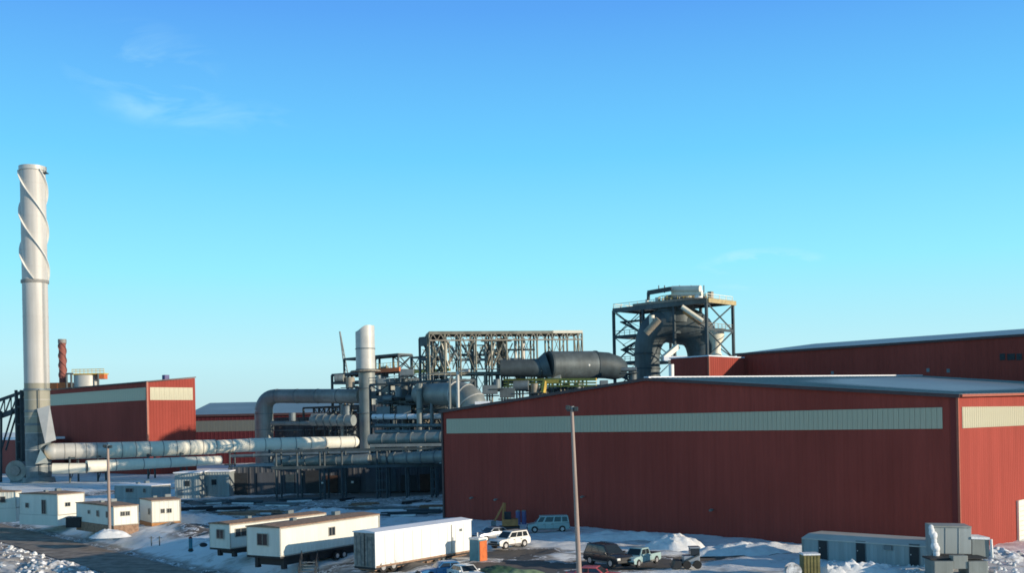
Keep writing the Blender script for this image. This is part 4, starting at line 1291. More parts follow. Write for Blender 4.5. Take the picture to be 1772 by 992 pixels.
# sheds under the ducts at left-centre
for i, (u0, u1, vt, Yq, m_, lab) in enumerate(((302, 345, 820, 196, 'greysid', 'dark grey-green hut under the ducts, left of a like one'), (346, 396, 818, 200, 'greysid', 'grey-green hut with a small window under the ducts'), (400, 470, 815, 206, 'hull', 'long dark hut between the grey-green hut and the pipe rack'))):
    t = thing('utility_hut', lab, 'hut', (P(u0, 860, Yq).x, Yq, 0))
    xa, xb_ = P(u0, vt, Yq).x, P(u1, vt, Yq).x; z_ = P(u0, vt, Yq).z
    siding(t, 'wall', m_, (xa, Yq), (xb_, Yq), 0, [(0, z_), (1, z_)], out=Vector((0, -1, 0)), pitch=.5)
    MB().box(xa, xb_, Yq + .3, Yq + 6, 0, z_ - .05).build('rear_body', m_, t)
    MB().box(xa - .2, xb_ + .2, Yq - .25, Yq + 6.2, z_, z_ + .2).build('roof', 'roofsnow' if i < 2 else 'steel', t)
    wd = MB().box(xa + (xb_ - xa) * .4, xa + (xb_ - xa) * .4 + .9, Yq - .12, Yq - .05, z_ - 2.4, z_ - 1.4).build('window', 'glass', t)
    MB().box(xa + .5, xa + 1.4, Yq - .12, Yq - .05, .1, 2.1).build('door', 'steel2', t)

# crane boom far behind
cb = thing('crane', 'thin lattice crane boom rising behind the steel frames', 'crane', (P(604, 700, 350).x, 350, 0))
a_, b_ = P(588, 574, 350), P(604, 700, 350)
MB().bar(a_, b_, .35).build('boom_chord', 'steel2', cb)
MB().bar(a_ + Vector((.1, 0, 0)), b_ + Vector((1.5, 0, 0)), .25).build('boom_chord', 'steel2', cb)
for k in range(14):
    t_ = k / 14
    MB().bar(a_.lerp(b_, t_), (a_ + Vector((.1, 0, 0))).lerp(b_ + Vector((1.5, 0, 0)), t_ + .07), .14).build('lattice', 'steel2', cb)
MB().box(b_.x - 3, b_.x + 3, 347, 353, 0, 4).build('carrier', 'yellow', cb)
MB().bar((b_.x, 350, 4), b_, 1.0).build('mast', 'steel2', cb)

# ------------------------------------------------------------------ lamp poles


def lamp_pole(label, base, top, r0, r1, heads):
    t = thing('lamp_pole', label, 'lamp pole', tuple(base), group='floodlight poles')
    MB().tube([base, base.lerp(top, .5), top], [r0, (r0 + r1) / 2, r1], 16).build('shaft', 'pole', t, smooth=True)
    MB().tube([top, top + UP * .25], r1 * 1.5, 12).build('cap', 'steel2', t, smooth=True)
    MB().bar(top + Vector((-heads * .5, 0, -.1)), top + Vector((heads * .5, 0, -.1)), .1).build('cross_arm', 'steel', t)
    for s_ in (-1, 1):
        q_ = top + Vector((s_ * heads * .42, -.1, .02 + .12 * (s_ < 0)))
        hd_ = MB().bar(q_ - Vector((.16, 0, 0)), q_ + Vector((.16, 0, 0)), .34, .34).build('floodlight', 'steel', t, bevel=.04)
        MB().box(q_.x - .13, q_.x + .13, q_.y - .2, q_.y - .18, q_.z - .13, q_.z + .13).build('lens', 'glass', hd_)
    return t


Yp = 83.0
base = P(1001, 728, Yp); base.z = -.2; base.x = P(1003.5, 1020, Yp).x
lamp_pole('tall weathered wooden lamp pole standing before the red hall', base, P(989.5, 709, Yp), .21, .125, .75)
b2 = G(190, 927); b2.z = -.1
lamp_pole('shorter lamp pole in a snow mound among the left trailers', b2, P(186.5, 774, b2.y), .2, .15, .9)


# ------------------------------------------------------------------ site trailers


def trailer(label, corner, d, Lt, Wt, z0, z1, m='white', end_m=None, side_w=(), end_w=(), left_w=(), wheels=True, skirt=None, group='site office trailers', cat='trailer', roofm='duct2', name='site_trailer', doors=(), ribs=.6, end_panels=False, strip=None):
    """corner = ground point of the nearest corner; the long side with side_w runs along d to the right-rear, the end wall runs to the left-rear"""
    t = thing(name, label, cat, (corner.x, corner.y, 0), group=group)
    c = Vector((corner.x, corner.y, 0)); d = Vector((d[0], d[1], 0)).normalized(); n = Vector((d.y, -d.x, 0)); e = -n
    # body core and ribbed skins

    def face(name_, a, b, mm, out, p_):
        return siding(t, name_, mm, a, b, z0, [(0, z1), (1, z1)], pitch=p_, depth=.025, out=out, thick=.04)
    face('side_wall', c, c + d * Lt, m, n, ribs)
    face('side_wall', c + e * Wt, c + e * Wt + d * Lt, m, -n, ribs)
    face('end_wall', c + d * .05, c + e * Wt + d * .05, end_m or m, -d, ribs)
    face('end_wall', c + d * (Lt - .05), c + e * Wt + d * (Lt - .05), m, d, ribs)
    MB().gbox(c, Lt, Wt, z0 - .18, z0, d, e).build('floor_frame', 'black', t)
    rv = [c - d * .08 + n * .08, c + d * (Lt + .08) + n * .08, c + d * (Lt + .08) + e * (Wt + .08), c - d * .08 + e * (Wt + .08)]
    hh = .16
    rb = MB(); mid1 = (rv[0] + rv[3]) / 2; mid2 = (rv[1] + rv[2]) / 2
    rb.poly([p_ + UP * z1 for p_ in rv] + [rv[0] + UP * (z1 + .1), rv[1] + UP * (z1 + .1), rv[2] + UP * (z1 + .1), rv[3] + UP * (z1 + .1), mid1 + UP * (z1 + .1 + hh), mid2 + UP * (z1 + .1 + hh)],
            [(3, 2, 1, 0), (0, 1, 5, 4), (1, 2, 6, 9, 5), (2, 3, 7, 6), (3, 0, 4, 8, 7), (4, 5, 9, 8), (8, 9, 6, 7)])
    rb.build('roof', roofm, t)
    MB().bar(c + n * .03 - d * .03 + UP * z0, c + n * .03 - d * .03 + UP * z1, .07).build('corner_post', m, t)

    def win(base_, ax, out, s_, za, w_, h_, door=False):
        q_ = base_ + ax * s_ + out * .03
        mbw = MB()
        for (s0_, s1_, a_, b_) in ((-.06, 0, -.06, h_ + .06), (w_, w_ + .06, -.06, h_ + .06), (0, w_, -.06, 0), (0, w_, h_, h_ + .06)):
            mbw.gbox(q_ + ax * s0_ - out * .01, s1_ - s0_, .06, za + a_, za + b_, ax, out)
        f_ = mbw.build('door_frame' if door else 'window', 'steel2' if door else 'offwhite', t)
        MB().gbox(q_, w_, .02, za, za + h_, ax, out).build('door' if door else 'pane', 'black' if door else 'glass', f_)
        if not door: MB().gbox(q_ + ax * (w_ / 2 - .02) + out * .02, .04, .015, za, za + h_, ax, out).build('mullion', 'offwhite', f_)
        else: MB().gbox(q_ + ax * (w_ * .15) + out * .02, .06, .05, za + 1.0, za + 1.12, ax, out).build('handle', 'rim', f_)
    for s_, za, w_, h_ in side_w: win(c, d, n, s_, z0 + za, w_, h_)
    for s_, za, w_, h_ in end_w: win(c, e, -d, s_, z0 + za, w_, h_)
    for s_, za, w_, h_ in doors: win(c, d, n, s_, z0 + za, w_, h_, True)
    if wheels:
        MB().gbox(c + d * .9 + e * .6, Lt - 1.8, Wt - 1.2, .3, z0 - .2, d, e).build('under_gap_shade', 'black', t)  # black box added as the shade in the gap beneath the floor
        wc = Lt * .55
        for k, off in ((0, 0), (1, 1.0)):
            for sd in (-.15, -Wt + .15):
                q_ = c + d * (wc + off) + n * sd + UP * .42
                ty = MB().tube([q_ - n * .13, q_ + n * .13], .42, 18).build('wheel', 'rubber', t, smooth=True)
                MB().tube([q_ - n * .14, q_ + n * .14], .22, 12).build('rim', 'rim', ty, smooth=True)
        for s_ in (.8, Lt * .3, Lt * .8, Lt - .9):
            for k in (-.3, -Wt + .6):
                MB().gbox(c + d * s_ + n * k, .4, .4, 0, z0 - .18, d, e).build('support_block', 'black', t)
    if skirt:
        MB().gbox(c - d * .03 + n * .03, Lt + .06, Wt + .06, -.4, z0 - .02, d, e).build('skirting', skirt, t)
    if cat == 'trailer':
        for k, f in enumerate((.28, .7)):
            q_ = c + d * Lt * f + e * Wt * .5
            MB().gbox(q_, .5 + .3 * k, .5, z1 + .2, z1 + .5 + .12 * k, d, e).build('roof_vent', 'steel2', t, bevel=.03)
        for f in (0, 1):
            MB().bar(c + n * .05 + d * (Lt * f) + UP * z0, c + n * .05 + d * (Lt * f) + UP * z1, .09).build('corner_trim', 'offwhite', t)
        MB().bar(c + n * .06 + UP * (z1 - .05), c + n * .06 + d * Lt + UP * (z1 - .05), .07, .1).build('eave_trim', 'offwhite', t)
        MB().bar(c + n * .06 + UP * (z0 + .05), c + n * .06 + d * Lt + UP * (z0 + .05), .07, .1).build('sill_trim', 'offwhite', t)
    if strip:
        MB().gbox(c + n * .05, Lt, .03, z0 + strip[0], z0 + strip[1], d, n).build('side_stripe', strip[2], t)
    return t, c, d, n, e


# the two office trailers in the middle
Yk = 96.0; ck = P(485, 965, Yk)
d7 = (.514, .857)
trailer('large cream office trailer, nearer of two parked side by side in the middle', ck, d7, 14.3, 4.1, ck.z, P(485, 915, Yk).z, 'creamsid', side_w=((6.6, 1.25, .85, .75),), end_w=((1.5, 1.0, 1.2, 1.0),), roofm='wood')
Yk = 106.0; ck = P(398, 951, Yk)
trailer('pale office trailer with two dark windows, half hidden behind the larger cream one', ck, (.56, .83), 13.5, 3.0, ck.z, P(398, 909, Yk).z, 'creamsid', side_w=((.7, 1.15, 1.4, .75), (5, 1.1, 1.2, .8)), end_w=((.9, 1.0, .95, .85),), roofm='wood')
# semi-trailer
Yk = 92.5; ck = P(650, 984, Yk)
st_, c_, d_, n_, e_ = trailer('long white box semi-trailer with a dirty grey rear door, lower centre', ck, (.6, .8), 13.2, 2.6, ck.z, P(650, 924, Yk).z, 'white', end_m='dirtywhite', wheels=False, group=None, cat='semi-trailer', roofm='roofsnow', name='semi_trailer', ribs=1.2)
zb_ = ck.z
for k in (1.0, 2.3):
    for sd in (-.15, -2.4):
        q_ = c_ + d_ * k + n_ * sd + UP * .5
        ty = MB().tube([q_ - n_ * .15, q_ + n_ * .15], .5, 20).build('wheel', 'rubber', st_, smooth=True)
        MB().tube([q_ - n_ * .16, q_ + n_ * .16], .27, 12).build('rim', 'rim', ty, smooth=True)
for sd in (-.4, -2.2):
    MB().bar(c_ + d_ * 10.5 + n_ * sd, c_ + d_ * 10.5 + n_ * sd + UP * zb_, .16).build('landing_leg', 'steel2', st_)
MB().gbox(c_ + n_ * -.3 + d_ * .2, 12.6, 2.0, zb_ - .32, zb_ - .19, d_, e_).build('underframe_rail', 'wood', st_)
MB().gbox(c_ + n_ * .035 + d_ * 0, 13.2, .04, zb_, zb_ + .16, d_, e_ * -1).build('lower_rail', 'wood', st_)
for k in range(1, 11):
    MB().bar(c_ + n_ * .035 + d_ * 1.2 * k + UP * (zb_ + .15), c_ + n_ * .035 + d_ * 1.2 * k + UP * (zb_ + 2.8), .025).build('panel_seam', 'white', st_)
MB().gbox(c_ + n_ * .04 + d_ * 11.4, .35, .02, zb_ + 2.1, zb_ + 2.35, d_, n_).build('marker_plate', 'steel2', st_)
for k in range(6):
    MB().gbox(c_ + n_ * -.1 + d_ * (3.5 + k * 1.1), .5, .6, .15, .15 + .3 + .25 * (k % 3), d_, e_).build('underbody_box', ['wood', 'black', 'steel2'][k % 3], st_)
MB().gbox(c_ + d_ * -.04 + e_ * 1.28, .05, .05, zb_ + .1, P(650, 926, Yk).z, d_, e_).build('door_seam', 'black', st_)
for k in (.35, .9, 1.7, 2.2):
    MB().bar(c_ - d_ * .06 + e_ * k + UP * (zb_ + .1), c_ - d_ * .06 + e_ * k + UP * (zb_ + 2.7), .05).build('lock_rod', 'steel2', st_)
MB().bar(c_ + n_ * .06 + d_ * 10.2 + UP * zb_, c_ + n_ * .06 + d_ * 10.2 + UP * (zb_ + 2.85), .05).build('side_seam', 'offwhite', st_)

# trailers at the left; their long shaded sides face left-front, sunlit ends face right


def left_trailer(label, u, vt, vb, Yk, ul, ur, wins_l, wins_r, m='offwhite', skirt=None, roofm='wood', end_m='white', z0=None, dl=Vector((-.80, -.10, 0)), group='site office trailers', **kw):
    """u = pixel column of the nearest corner; ul = far left end of the shaded side; ur = right end of the lit end wall"""
    b_ = P(u, vb, Yk); zt_ = P(u, vt, Yk).z
    c = Vector((b_.x, Yk, 0))
    # lit end direction and shaded side direction, square to each other
    lo, best = None, None
    for k in range(0, 900):
        th = k * .1
        dR = Vector((math.cos(R(th)), math.sin(R(th)), 0)); dL = Vector((-dR.y, dR.x, 0))
        a_r = (ur - CX) / F; a_l = (ul - CX) / F
        lr = (a_r * c.y - c.x) / (dR.x - a_r * dR.y) if abs(dR.x - a_r * dR.y) > 1e-4 else -1
        ll = (a_l * c.y - c.x) / (dL.x - a_l * dL.y) if abs(dL.x - a_l * dL.y) > 1e-4 else -1
        if lr <= 0 or ll <= 0: continue
        s_ = abs(lr - kw.get('w', 3.2)) + .12 * abs(ll - kw.get('l', 12))
        if best is None or s_ < best[0]: best = (s_, dR, dL, lr, ll)
    s_, dR, dL, lr, ll = best
    # trailer() wants its long side to the right: here the sunlit end is the right wall, so swap lengths
    return trailer(label, c, tuple(dR.xy), lr, ll, b_.z if z0 is None else z0, zt_, m, end_m=m, side_w=wins_r, end_w=wins_l, wheels=False, skirt=skirt, roofm=roofm, group=group)


left_trailer('cream office trailer with brown skirting and a sunlit window wall, rightmost of the left group', 263, 868, 906, 141, 239, 309, ((1.0, 1.1, .5, .7),), ((1.2, 1.25, .45, .5), (2.0, 1.25, .55, .5)), m='creamsid', skirt='brown', w=3.6, l=6)
left_trailer('cream office trailer right beside the left lamp pole', 197, 878, 911, 135, 129, 236, ((1.6, 1.0, .6, .7), (4.6, 1.0, .6, .7), (7.5, 1.2, .5, .4)), ((.9, 1.2, .5, .5), (1.55, 1.2, .5, .5)), m='creamsid', skirt='wood', w=3.0)
left_trailer('long pale trailer with a sunlit end second from the left edge', 100, 857, 893, 150, 31, 143, ((2.6, .2, .8, 1.9), (6.4, 1.0, .6, .6)), ((1.2, 1.2, .8, .5),), m='creamsid', skirt='creamsid', roofm='wood', w=4.4)
left_trailer('pale trailer cut off by the left edge of the picture', 27, 852, 880, 158, -45, 34, ((1.5, .9, 1.4, .8), (5, .9, 1.4, .8)), (), m='creamsid', skirt='creamsid', w=2.0)
left_trailer('blue-grey trailer standing behind the lamp pole and the brown-skirted trailer', 262, 842, 864, 170, 196, 292, ((4.0, 1.0, 1.6, .6), (1.2, 1.0, .5, .6)), (), m='greysid', skirt='greysid', roofm='roofsnow', w=4.0)
MB().v
bk = P(131, 900, 143)
wb = thing('dark_bin', 'small dark bin between two left trailers', 'bin', (bk.x, 143, 0))
MB().box(bk.x - 1.1, bk.x + .9, 142.4, 144, 0, 1.3).build('body', 'black', wb, bevel=.05)
MB().box(bk.x - 1.2, bk.x + 1.0, 142.3, 144.1, 1.3, 1.4).build('lid', 'steel', wb)

# grey trailer with three dark doors in front of the red hall
Yk = 97.5
ga = P(1389, 950, Yk); ga.z = 0
k_ = (1622 - CX) / F
Lg = (ga.x - k_ * ga.y) / (k_ * D1.y - D1.x)
gb = ga + D1 * Lg
zb2 = P(1392, 932, Yk).z
gt = thing('site_trailer', 'long grey-green trailer with three dark doors before the red hall', 'trailer', tuple(ga), group='site office trailers')
siding(gt, 'side_wall', 'greysid', ga, gb, 0, [(0, zb2), (1, zb2)], pitch=.4, depth=.02, out=-D2)
MB().gbox(ga + D2 * .26, Lg, 3, 0, zb2 - .01).build('rear_body', 'greysid', gt)
MB().prism([ga - D2 * .12 + UP * zb2 - D1 * .1, gb - D2 * .12 + UP * zb2, gb + D2 * .6 + UP * (zb2 + .42), ga + D2 * .6 + UP * (zb2 + .42) + D1 * .3], D2 * 2.4).build('roof', 'duct', gt)
for u, w_, h_ in ((1413, .8, 1.75), (1478, .8, 1.85), (1570, .8, 1.9)):
    kk = (u - CX) / F; s_ = (ga.x - kk * ga.y) / (kk * D1.y - D1.x)
    q_ = ga + D1 * s_
    f_ = MB().gbox(q_ - D1 * .07 - D2 * .07, w_ + .14, .05, 0, h_ + .07).build('door_frame', 'steel2', gt)
    MB().gbox(q_ - D2 * .1, w_, .028, .05, h_).build('door', 'black', f_)
    MB().gbox(q_ - D2 * .13 + D1 * .08, .08, .028, 1.0, 1.1).build('handle', 'rim', f_)
q_ = ga + D1 * Lg * .62
MB().gbox(q_ - D2 * .2, .7, .16, zb2 - .5, zb2 - .12).build('air_unit', 'steel2', gt)
MB().bar(ga - D2 * .04, ga - D2 * .04 + UP * zb2, .08).build('corner_post', 'offwhite', gt)
MB().bar(ga - D2 * .07 + UP * (zb2 - .03), gb - D2 * .07 + UP * (zb2 - .03), .07, .1).build('eave_strip', 'duct', gt)

# tipped grey container with snow on its shoulder, at right
Yk = 87.0
ct = thing('grey_container', 'grey box container with snow down its left edge at the hall corner', 'container', (P(1650, 970, Yk).x, Yk, 0))
q1, q2 = P(1613, 960, Yk), P(1680, 962, Yk)
MB().hexa([P(1613, 962, Yk), P(1681, 962, Yk), P(1681, 962, Yk) + Vector((.5, 2.6, 0)), P(1613, 962, Yk) + Vector((.5, 2.6, 0)), P(1611, 911, Yk), P(1681, 912, Yk), P(1681, 912, Yk) + Vector((.5, 2.6, 0)), P(1611, 911, Yk) + Vector((.5, 2.6, 0))]).build('body', 'greysid', ct, bevel=.04)
for u in (1636, 1659):
    MB().bar(P(u, 960, Yk - .02), P(u, 914, Yk - .02), .05, .04).build('rib', 'greysid', ct)
MB().bar(P(1613, 960, Yk - .04), P(1681, 961, Yk - .04), .12, .12).build('bottom_rail', 'black', ct)
MB().bar(P(1611, 912, Yk - .05), P(1681, 913, Yk - .05), .12, .12).build('top_rail', 'duct2', ct)
c2 = thing('low_container', 'lower grey box with snowy top and white post, right of the grey container', 'container', (P(1700, 970, Yk).x, Yk, 0))
MB().hexa([P(1682, 962, Yk), P(1712, 966, Yk), P(1712, 966, Yk) + Vector((.3, 2.2, 0)), P(1682, 962, Yk) + Vector((.3, 2.2, 0)), P(1682, 932, Yk), P(1712, 933, Yk), P(1712, 933, Yk) + Vector((.3, 2.2, 0)), P(1682, 932, Yk) + Vector((.3, 2.2, 0))]).build('body', 'duct2', c2, bevel=.03)
MB().bar(P(1715, 934, Yk - .1), P(1717, 966, Yk - .1), .16, .16).build('post', 'white', c2)
MB().hexa([P(1681, 934, Yk - .1), P(1713, 935, Yk - .1), P(1713, 935, Yk) + Vector((0, 2.2, 0)), P(1681, 934, Yk) + Vector((0, 2.2, 0)), P(1681, 930, Yk - .1), P(1713, 931, Yk - .1), P(1713, 931, Yk) + Vector((0, 2.2, 0)), P(1681, 930, Yk) + Vector((0, 2.2, 0))]).build('snow_cap', 'snowpile', c2)
tb = thing('flatbed', 'grey flatbed deck with low side boards under the grey container', 'flatbed trailer', (P(1650, 985, 85).x, 85, 0))
for u0, u1 in ((1614, 1646), (1673, 1706)):
    a_, b_ = P(u0, 998, 85), P(u1, 971, 85)
    MB().box(a_.x, b_.x, 84.6, 86.6, a_.z, b_.z).build('side_board', 'duct2', tb, bevel=.03)
a_, b_ = P(1612, 971, 85), P(1706, 962, 85.5)
MB().box(a_.x, b_.x, 85.2, 87, a_.z, a_.z + .12).build('deck', 'black', tb)
a_, b_ = P(1647, 985, 85), P(1672, 962, 85)
MB().box(a_.x, b_.x, 84.7, 85.5, a_.z, b_.z).build('centre_box', 'duct2', tb, bevel=.03)
for u in (1630, 1690):
    q_ = P(u, 1005, 85)
    MB().tube([(q_.x, 84.7, .4), (q_.x, 85.1, .4)], .42, 16).build('wheel', 'rubber', tb, smooth=True)

# olive crate and snow-clad neighbour
Yk = 86.0
a_, b_ = P(1391, 1000, Yk), P(1419, 962, Yk)
oc = thing('olive_crate', 'olive wooden crate with snow on top at the bottom edge', 'crate', (a_.x, Yk, 0))
MB().box(a_.x, b_.x, Yk, Yk + 1.2, 0, b_.z).build('body', 'olive', oc)
for k in range(5):
    xk = a_.x + (b_.x - a_.x) * (k + .5) / 5
    MB().box(xk - .09, xk + .09, Yk - .04, Yk - .002, .05, b_.z - .04).build('slat', 'olive', oc)
MB().box(a_.x - .03, b_.x + .03, Yk - .05, Yk + 1.25, b_.z, b_.z + .14).build('snow_cap', 'snowpile', oc, bevel=.05)
a_, b_ = P(1362, 1002, 85), P(1386, 966, 85)
bx = thing('cable_reel', 'snowy wooden reel left of the olive crate', 'reel', (a_.x, 85, 0))
cxm = (a_.x + b_.x) / 2
for dy in (0, .7):
    MB().tube([(cxm, 85 + dy, .62), (cxm, 85.08 + dy, .62)], .62, 20).build('flange', 'dirtysnow', bx, smooth=True)
MB().tube([(cxm, 85.08, .62), (cxm, 85.7, .62)], .4, 16).build('drum', 'wood', bx, smooth=True)


# ------------------------------------------------------------------ snow heaps (each a heap one could count)
def heap(label, base, rx, ry, h, seed, m='snowpile', name='snow_heap', group=None, spiky=.35, cat='snow heap'):
    mb = MB(); n_ = 44; rings = 22
    rg = random.Random(seed); ox = rg.uniform(0, 50)
    mb.v.append(Vector((base.x, base.y, base.z + h)))
    for i in range(1, rings + 1):
        r_ = i / rings
        for j in range(n_):
            a = 2 * math.pi * j / n_
            w_ = 1 + .25 * noise.noise(Vector((math.cos(a) * 1.5 + ox, math.sin(a) * 1.5, seed)))
            x, y = base.x + rx * r_ * w_ * math.cos(a), base.y + ry * r_ * w_ * math.sin(a)
            hh = h * (1 - r_ ** 2.4) * (1 + spiky * (noise.fractal(Vector((x * .9 + ox, y * .9, seed)), .8, 2, 4) - noise.fractal(Vector((base.x * .9 + ox, base.y * .9, seed)), .8, 2, 4) * (1 - r_))) - .15 * r_
            mb.v.append(Vector((x, y, base.z + hh)))
    for j in range(n_): mb.f.append([0, 1 + j, 1 + (j + 1) % n_])
    for i in range(rings - 1):
        for j in range(n_):
            a = 1 + i * n_ + j; b = 1 + i * n_ + (j + 1) % n_
            mb.f.append([a, b, b + n_, a + n_])
    o = mb.build(name, m, smooth=True)
    return tag(o, label, cat, group)


heap('large blue-shaded snow heap piled against the red hall wall', G(1168, 951), 3.2, 2.2, 1.4, 1, spiky=.3)
heap('snow mound round the foot of the shorter lamp pole', G(190, 928), 2.6, 1.8, .8, 2, spiky=.3)
heap('broad low snow mound in the shaded yard behind the office trailers', G(560, 903), 9, 6, 1.5, 3, spiky=.25)
heap('low snow mound left of the office trailers, deep in the yard', G(330, 902), 7, 4, .9, 4)
heap('grey snow heap in front of the trailer with three doors', G(1480, 990), 3.8, 1.6, .8, 5, spiky=.8)
heap('small bright snow heap just right of the olive crate', G(1440, 992), 1.6, 1.2, .6, 6, spiky=.8)
heap('snow drift at the foot of the red hall\'s lit side, near the cream door', G(1735, 968), 3.0, 2.0, .6, 7, m='dirtysnow', spiky=.8)
heap('long snow drift along the red hall wall behind the van', G(1075, 935), 9, 2.0, .8, 8, spiky=.3)
heap('snow drift along the wall between the heap and the grey trailer', G(1300, 956), 8, 2.2, .8, 9, spiky=.3)
mb = MB(); rg = random.Random(4)
for k in range(11):
    q_ = P(1612 + k * .9 + rg.uniform(-1.5, 1.5), 914 + k * 4.6, 86.85)
    mb.sphere(q_, rg.uniform(.2, .34), 9, 6, (1, .7, 1.2))
tag(mb.build('snow_drift', 'snowpile', smooth=True), 'narrow strip of snow stuck down the left edge of the grey container', 'snow')
heap('snow heap at the lower left beyond the road, nearest the edge', Vector((LB.x - 6.5, LB.y + 2, ZR + .1)), 4.2, 3.4, .7, 11, m='dirtysnow', spiky=.9)
heap('green tarpaulin-covered mound below the white car', G(862, 990), 2.3, 2.0, .55, 12, m='green', name='tarp_mound', cat='mound')
heap('pale green tarpaulin spread right of the dark green mound', G(905, 992), 2.4, 1.6, .25, 13, m='green2', name='tarp_mound', cat='mound')
# snow rubble left of the road
rg = random.Random(12)
mb = MB()
for i in range(380):
    t = rg.uniform(-.15, 1.15); s_ = rg.uniform(.8, 14)
    p_ = LA.lerp(LB, t) - ln * s_
    r_ = rg.choice([rg.uniform(.05, .16), rg.uniform(.1, .34)])
    k0 = len(mb.v)
    mb.sphere((p_.x, p_.y, gz(p_.x, p_.y) + r_ * .3), r_, 7, 5, sq=(rg.uniform(.7, 1.5), rg.uniform(.7, 1.5), rg.uniform(.5, .9)))
    for v in mb.v[k0:]:
        v += Vector((rg.uniform(-.11, .11), rg.uniform(-.11, .11), rg.uniform(-.09, .09)))
o = mb.build('snow_rubble', 'snowpile', smooth=True, kind='stuff')
mb = MB()
for i in range(260):
    u, v = rg.uniform(1395, 1760), rg.uniform(968, 1000)
    p_ = G(u, v); r_ = rg.uniform(.05, .2)
    mb.sphere((p_.x, p_.y, gz(p_.x, p_.y) + r_ * .3), r_, 7, 5, sq=(rg.uniform(.7, 1.5), rg.uniform(.7, 1.5), rg.uniform(.5, .9)))
mb.build('snow_lumps', 'snowpile', smooth=True, kind='stuff')

# stacks of pipes and timber in the shaded yard
rg = random.Random(21)
sp_list = [(395, 884), (425, 872), (455, 890), (485, 876), (345, 884), (520, 868), (630, 876), (680, 884), (720, 872), (745, 889), (412, 893), (370, 872), (600, 868), (700, 893), (765, 880), (300, 872)]
SL = ['left of the middle of the yard under the grey hut', 'near the shed at the left', 'behind the low snow mound', 'before the left legs of the rack', 'farthest left beyond the low mound', 'close to the rack legs at centre', 'between rack legs and broad mound', 'in front of the right rack legs', 'by the shed doors at right', 'near the hall corner, front', 'nearest the office trailer roofs', 'by the grey-green hut window', 'under the rack at centre', 'nearest the semi-trailer roof', 'against the left corner of the hall', 'under the long duct by the left hut']
mats_ = ['black', 'steel', 'wood', 'steel2']
for i, (u, v) in enumerate(sp_list):
    b_ = G(u, v); ang = rg.uniform(-.5, .6) + (.9 if i % 4 == 0 else 0)
    t = thing('pipe_stack', ['black pipes ', 'dark steel bars ', 'weathered timbers ', 'grey pipes '][i % 4] + 'stacked ' + SL[i], 'stack of pipes', (b_.x, b_.y, 0), group='stacks of steel lengths in the yard')
    dx = Vector((math.cos(ang), math.sin(ang) * .8, 0)); dy = Vector((-dx.y, dx.x, 0))
    Ls = rg.uniform(3, 7)
    MB().bar(b_ - dx * Ls * .35 + UP * .06, b_ + dx * Ls * .3 + UP * .06, 1.5, .3).build('snow_cover', 'snowpile', t, bevel=.1)
    for r_ in range(2):
        for k in range(3 - r_):
            o_ = b_ + dy * (k * .5 + r_ * .25 - .6 + rg.uniform(-.15, .15)) + UP * (.2 + r_ * .24) + dx * rg.uniform(-1.2, 1.2)
            MB().tube([o_ - dx * Ls / 2, o_ + dx * Ls / 2 + dy * rg.uniform(-.7, .7)], .12, 8).build('pipe_length', mats_[i % 4], t)

# small yard things
p = G(330, 953)
bl_ = thing('bollard', 'dark blue bollard standing at the yard edge left of the trailers', 'bollard', tuple(p))
MB().cyl((p.x, p.y), .2, .2, -.2, 1.25, 14).build('post', 'teal', bl_, smooth=True)
MB().cyl((p.x, p.y), .3, .2, -.1, .2, 14).build('base', 'black', bl_, smooth=True)
MB().sphere((p.x, p.y, 1.25), .2, 12, 6).build('cap', 'reddark', bl_, smooth=True)
for i, (u, v) in enumerate(((262, 941), (276, 941))):
    p = G(u, v)
    fp = thing('fence_post', ['left one of the two short dark posts on the snow bank', 'right one of the two short dark posts on the snow bank'][i], 'post', tuple(p), group='short posts on the snow bank')
    MB().bar(p - UP * .3, p + UP * .8, .09).build('post', 'steel', fp)
    MB().bar(p + Vector((-.3, 0, .6)), p + Vector((.3, 0, .6)), .06).build('rail', 'steel', fp)
p = G(352, 947)
tag(MB().sphere(p + UP * .2, .35, 10, 6, (1.3, 1, .7)).build('stone', 'black', smooth=True), 'dark stone lying in the snow by the trailer corner', 'stone')
# steps between the two white trailers
p = G(531, 1000)
stp = thing('metal_steps', 'dark metal steps with railings beside the cream office trailer', 'steps', (p.x, p.y, 0))
for k in range(5):
    MB().box(p.x - .7, p.x + .7, p.y + k * .3, p.y + k * .3 + .28, .2 + k * .22, .25 + k * .22).build('tread', 'steel2', stp)
for s_ in (-.7, .7):
    MB().bar((p.x + s_, p.y, .9), (p.x + s_, p.y + 1.5, 2.1), .06).build('handrail', 'black', stp)
    for k in (0, .75, 1.5):
        MB().bar((p.x + s_, p.y + k, 0), (p.x + s_, p.y + k, .9 + k * .8), .05).build('rail_post', 'black', stp)
    MB().bar((p.x + s_, p.y, .15), (p.x + s_, p.y + 1.5, 1.25), .08, .2).build('stringer', 'steel', stp)
# portable toilet
p = P(829, 972, 98.5); p.z = 0
pt_ = thing('portable_toilet', 'teal portable toilet with sunlit orange side by the semi-trailer', 'portable toilet', tuple(p))
dR = Vector((.62, .78, 0)); dL = Vector((-.78, .62, 0))
MB().gbox(p, 1.15, 1.15, .12, 2.1, dR, dL).build('cabin', 'teal', pt_, bevel=.03)
MB().gbox(p + Vector((.04, -.03, 0)) + dR * .06, 1.03, .03, .15, 2.0, dR, Vector((.78, -.62, 0))).build('door', 'orange', pt_)
MB().gbox(p - dR * .06 - dL * .06, 1.27, 1.27, 2.1, 2.32, dR, dL).build('roof', 'white', pt_, bevel=.06)
MB().gbox(p - dR * .05 - dL * .05, 1.25, 1.25, 0, .12, dR, dL).build('base', 'black', pt_)
MB().cyl(tuple((p + dR * .9 + dL * .9).xy), .06, .06, 2.3, 2.7, 8).build('vent_pipe', 'white', pt_)


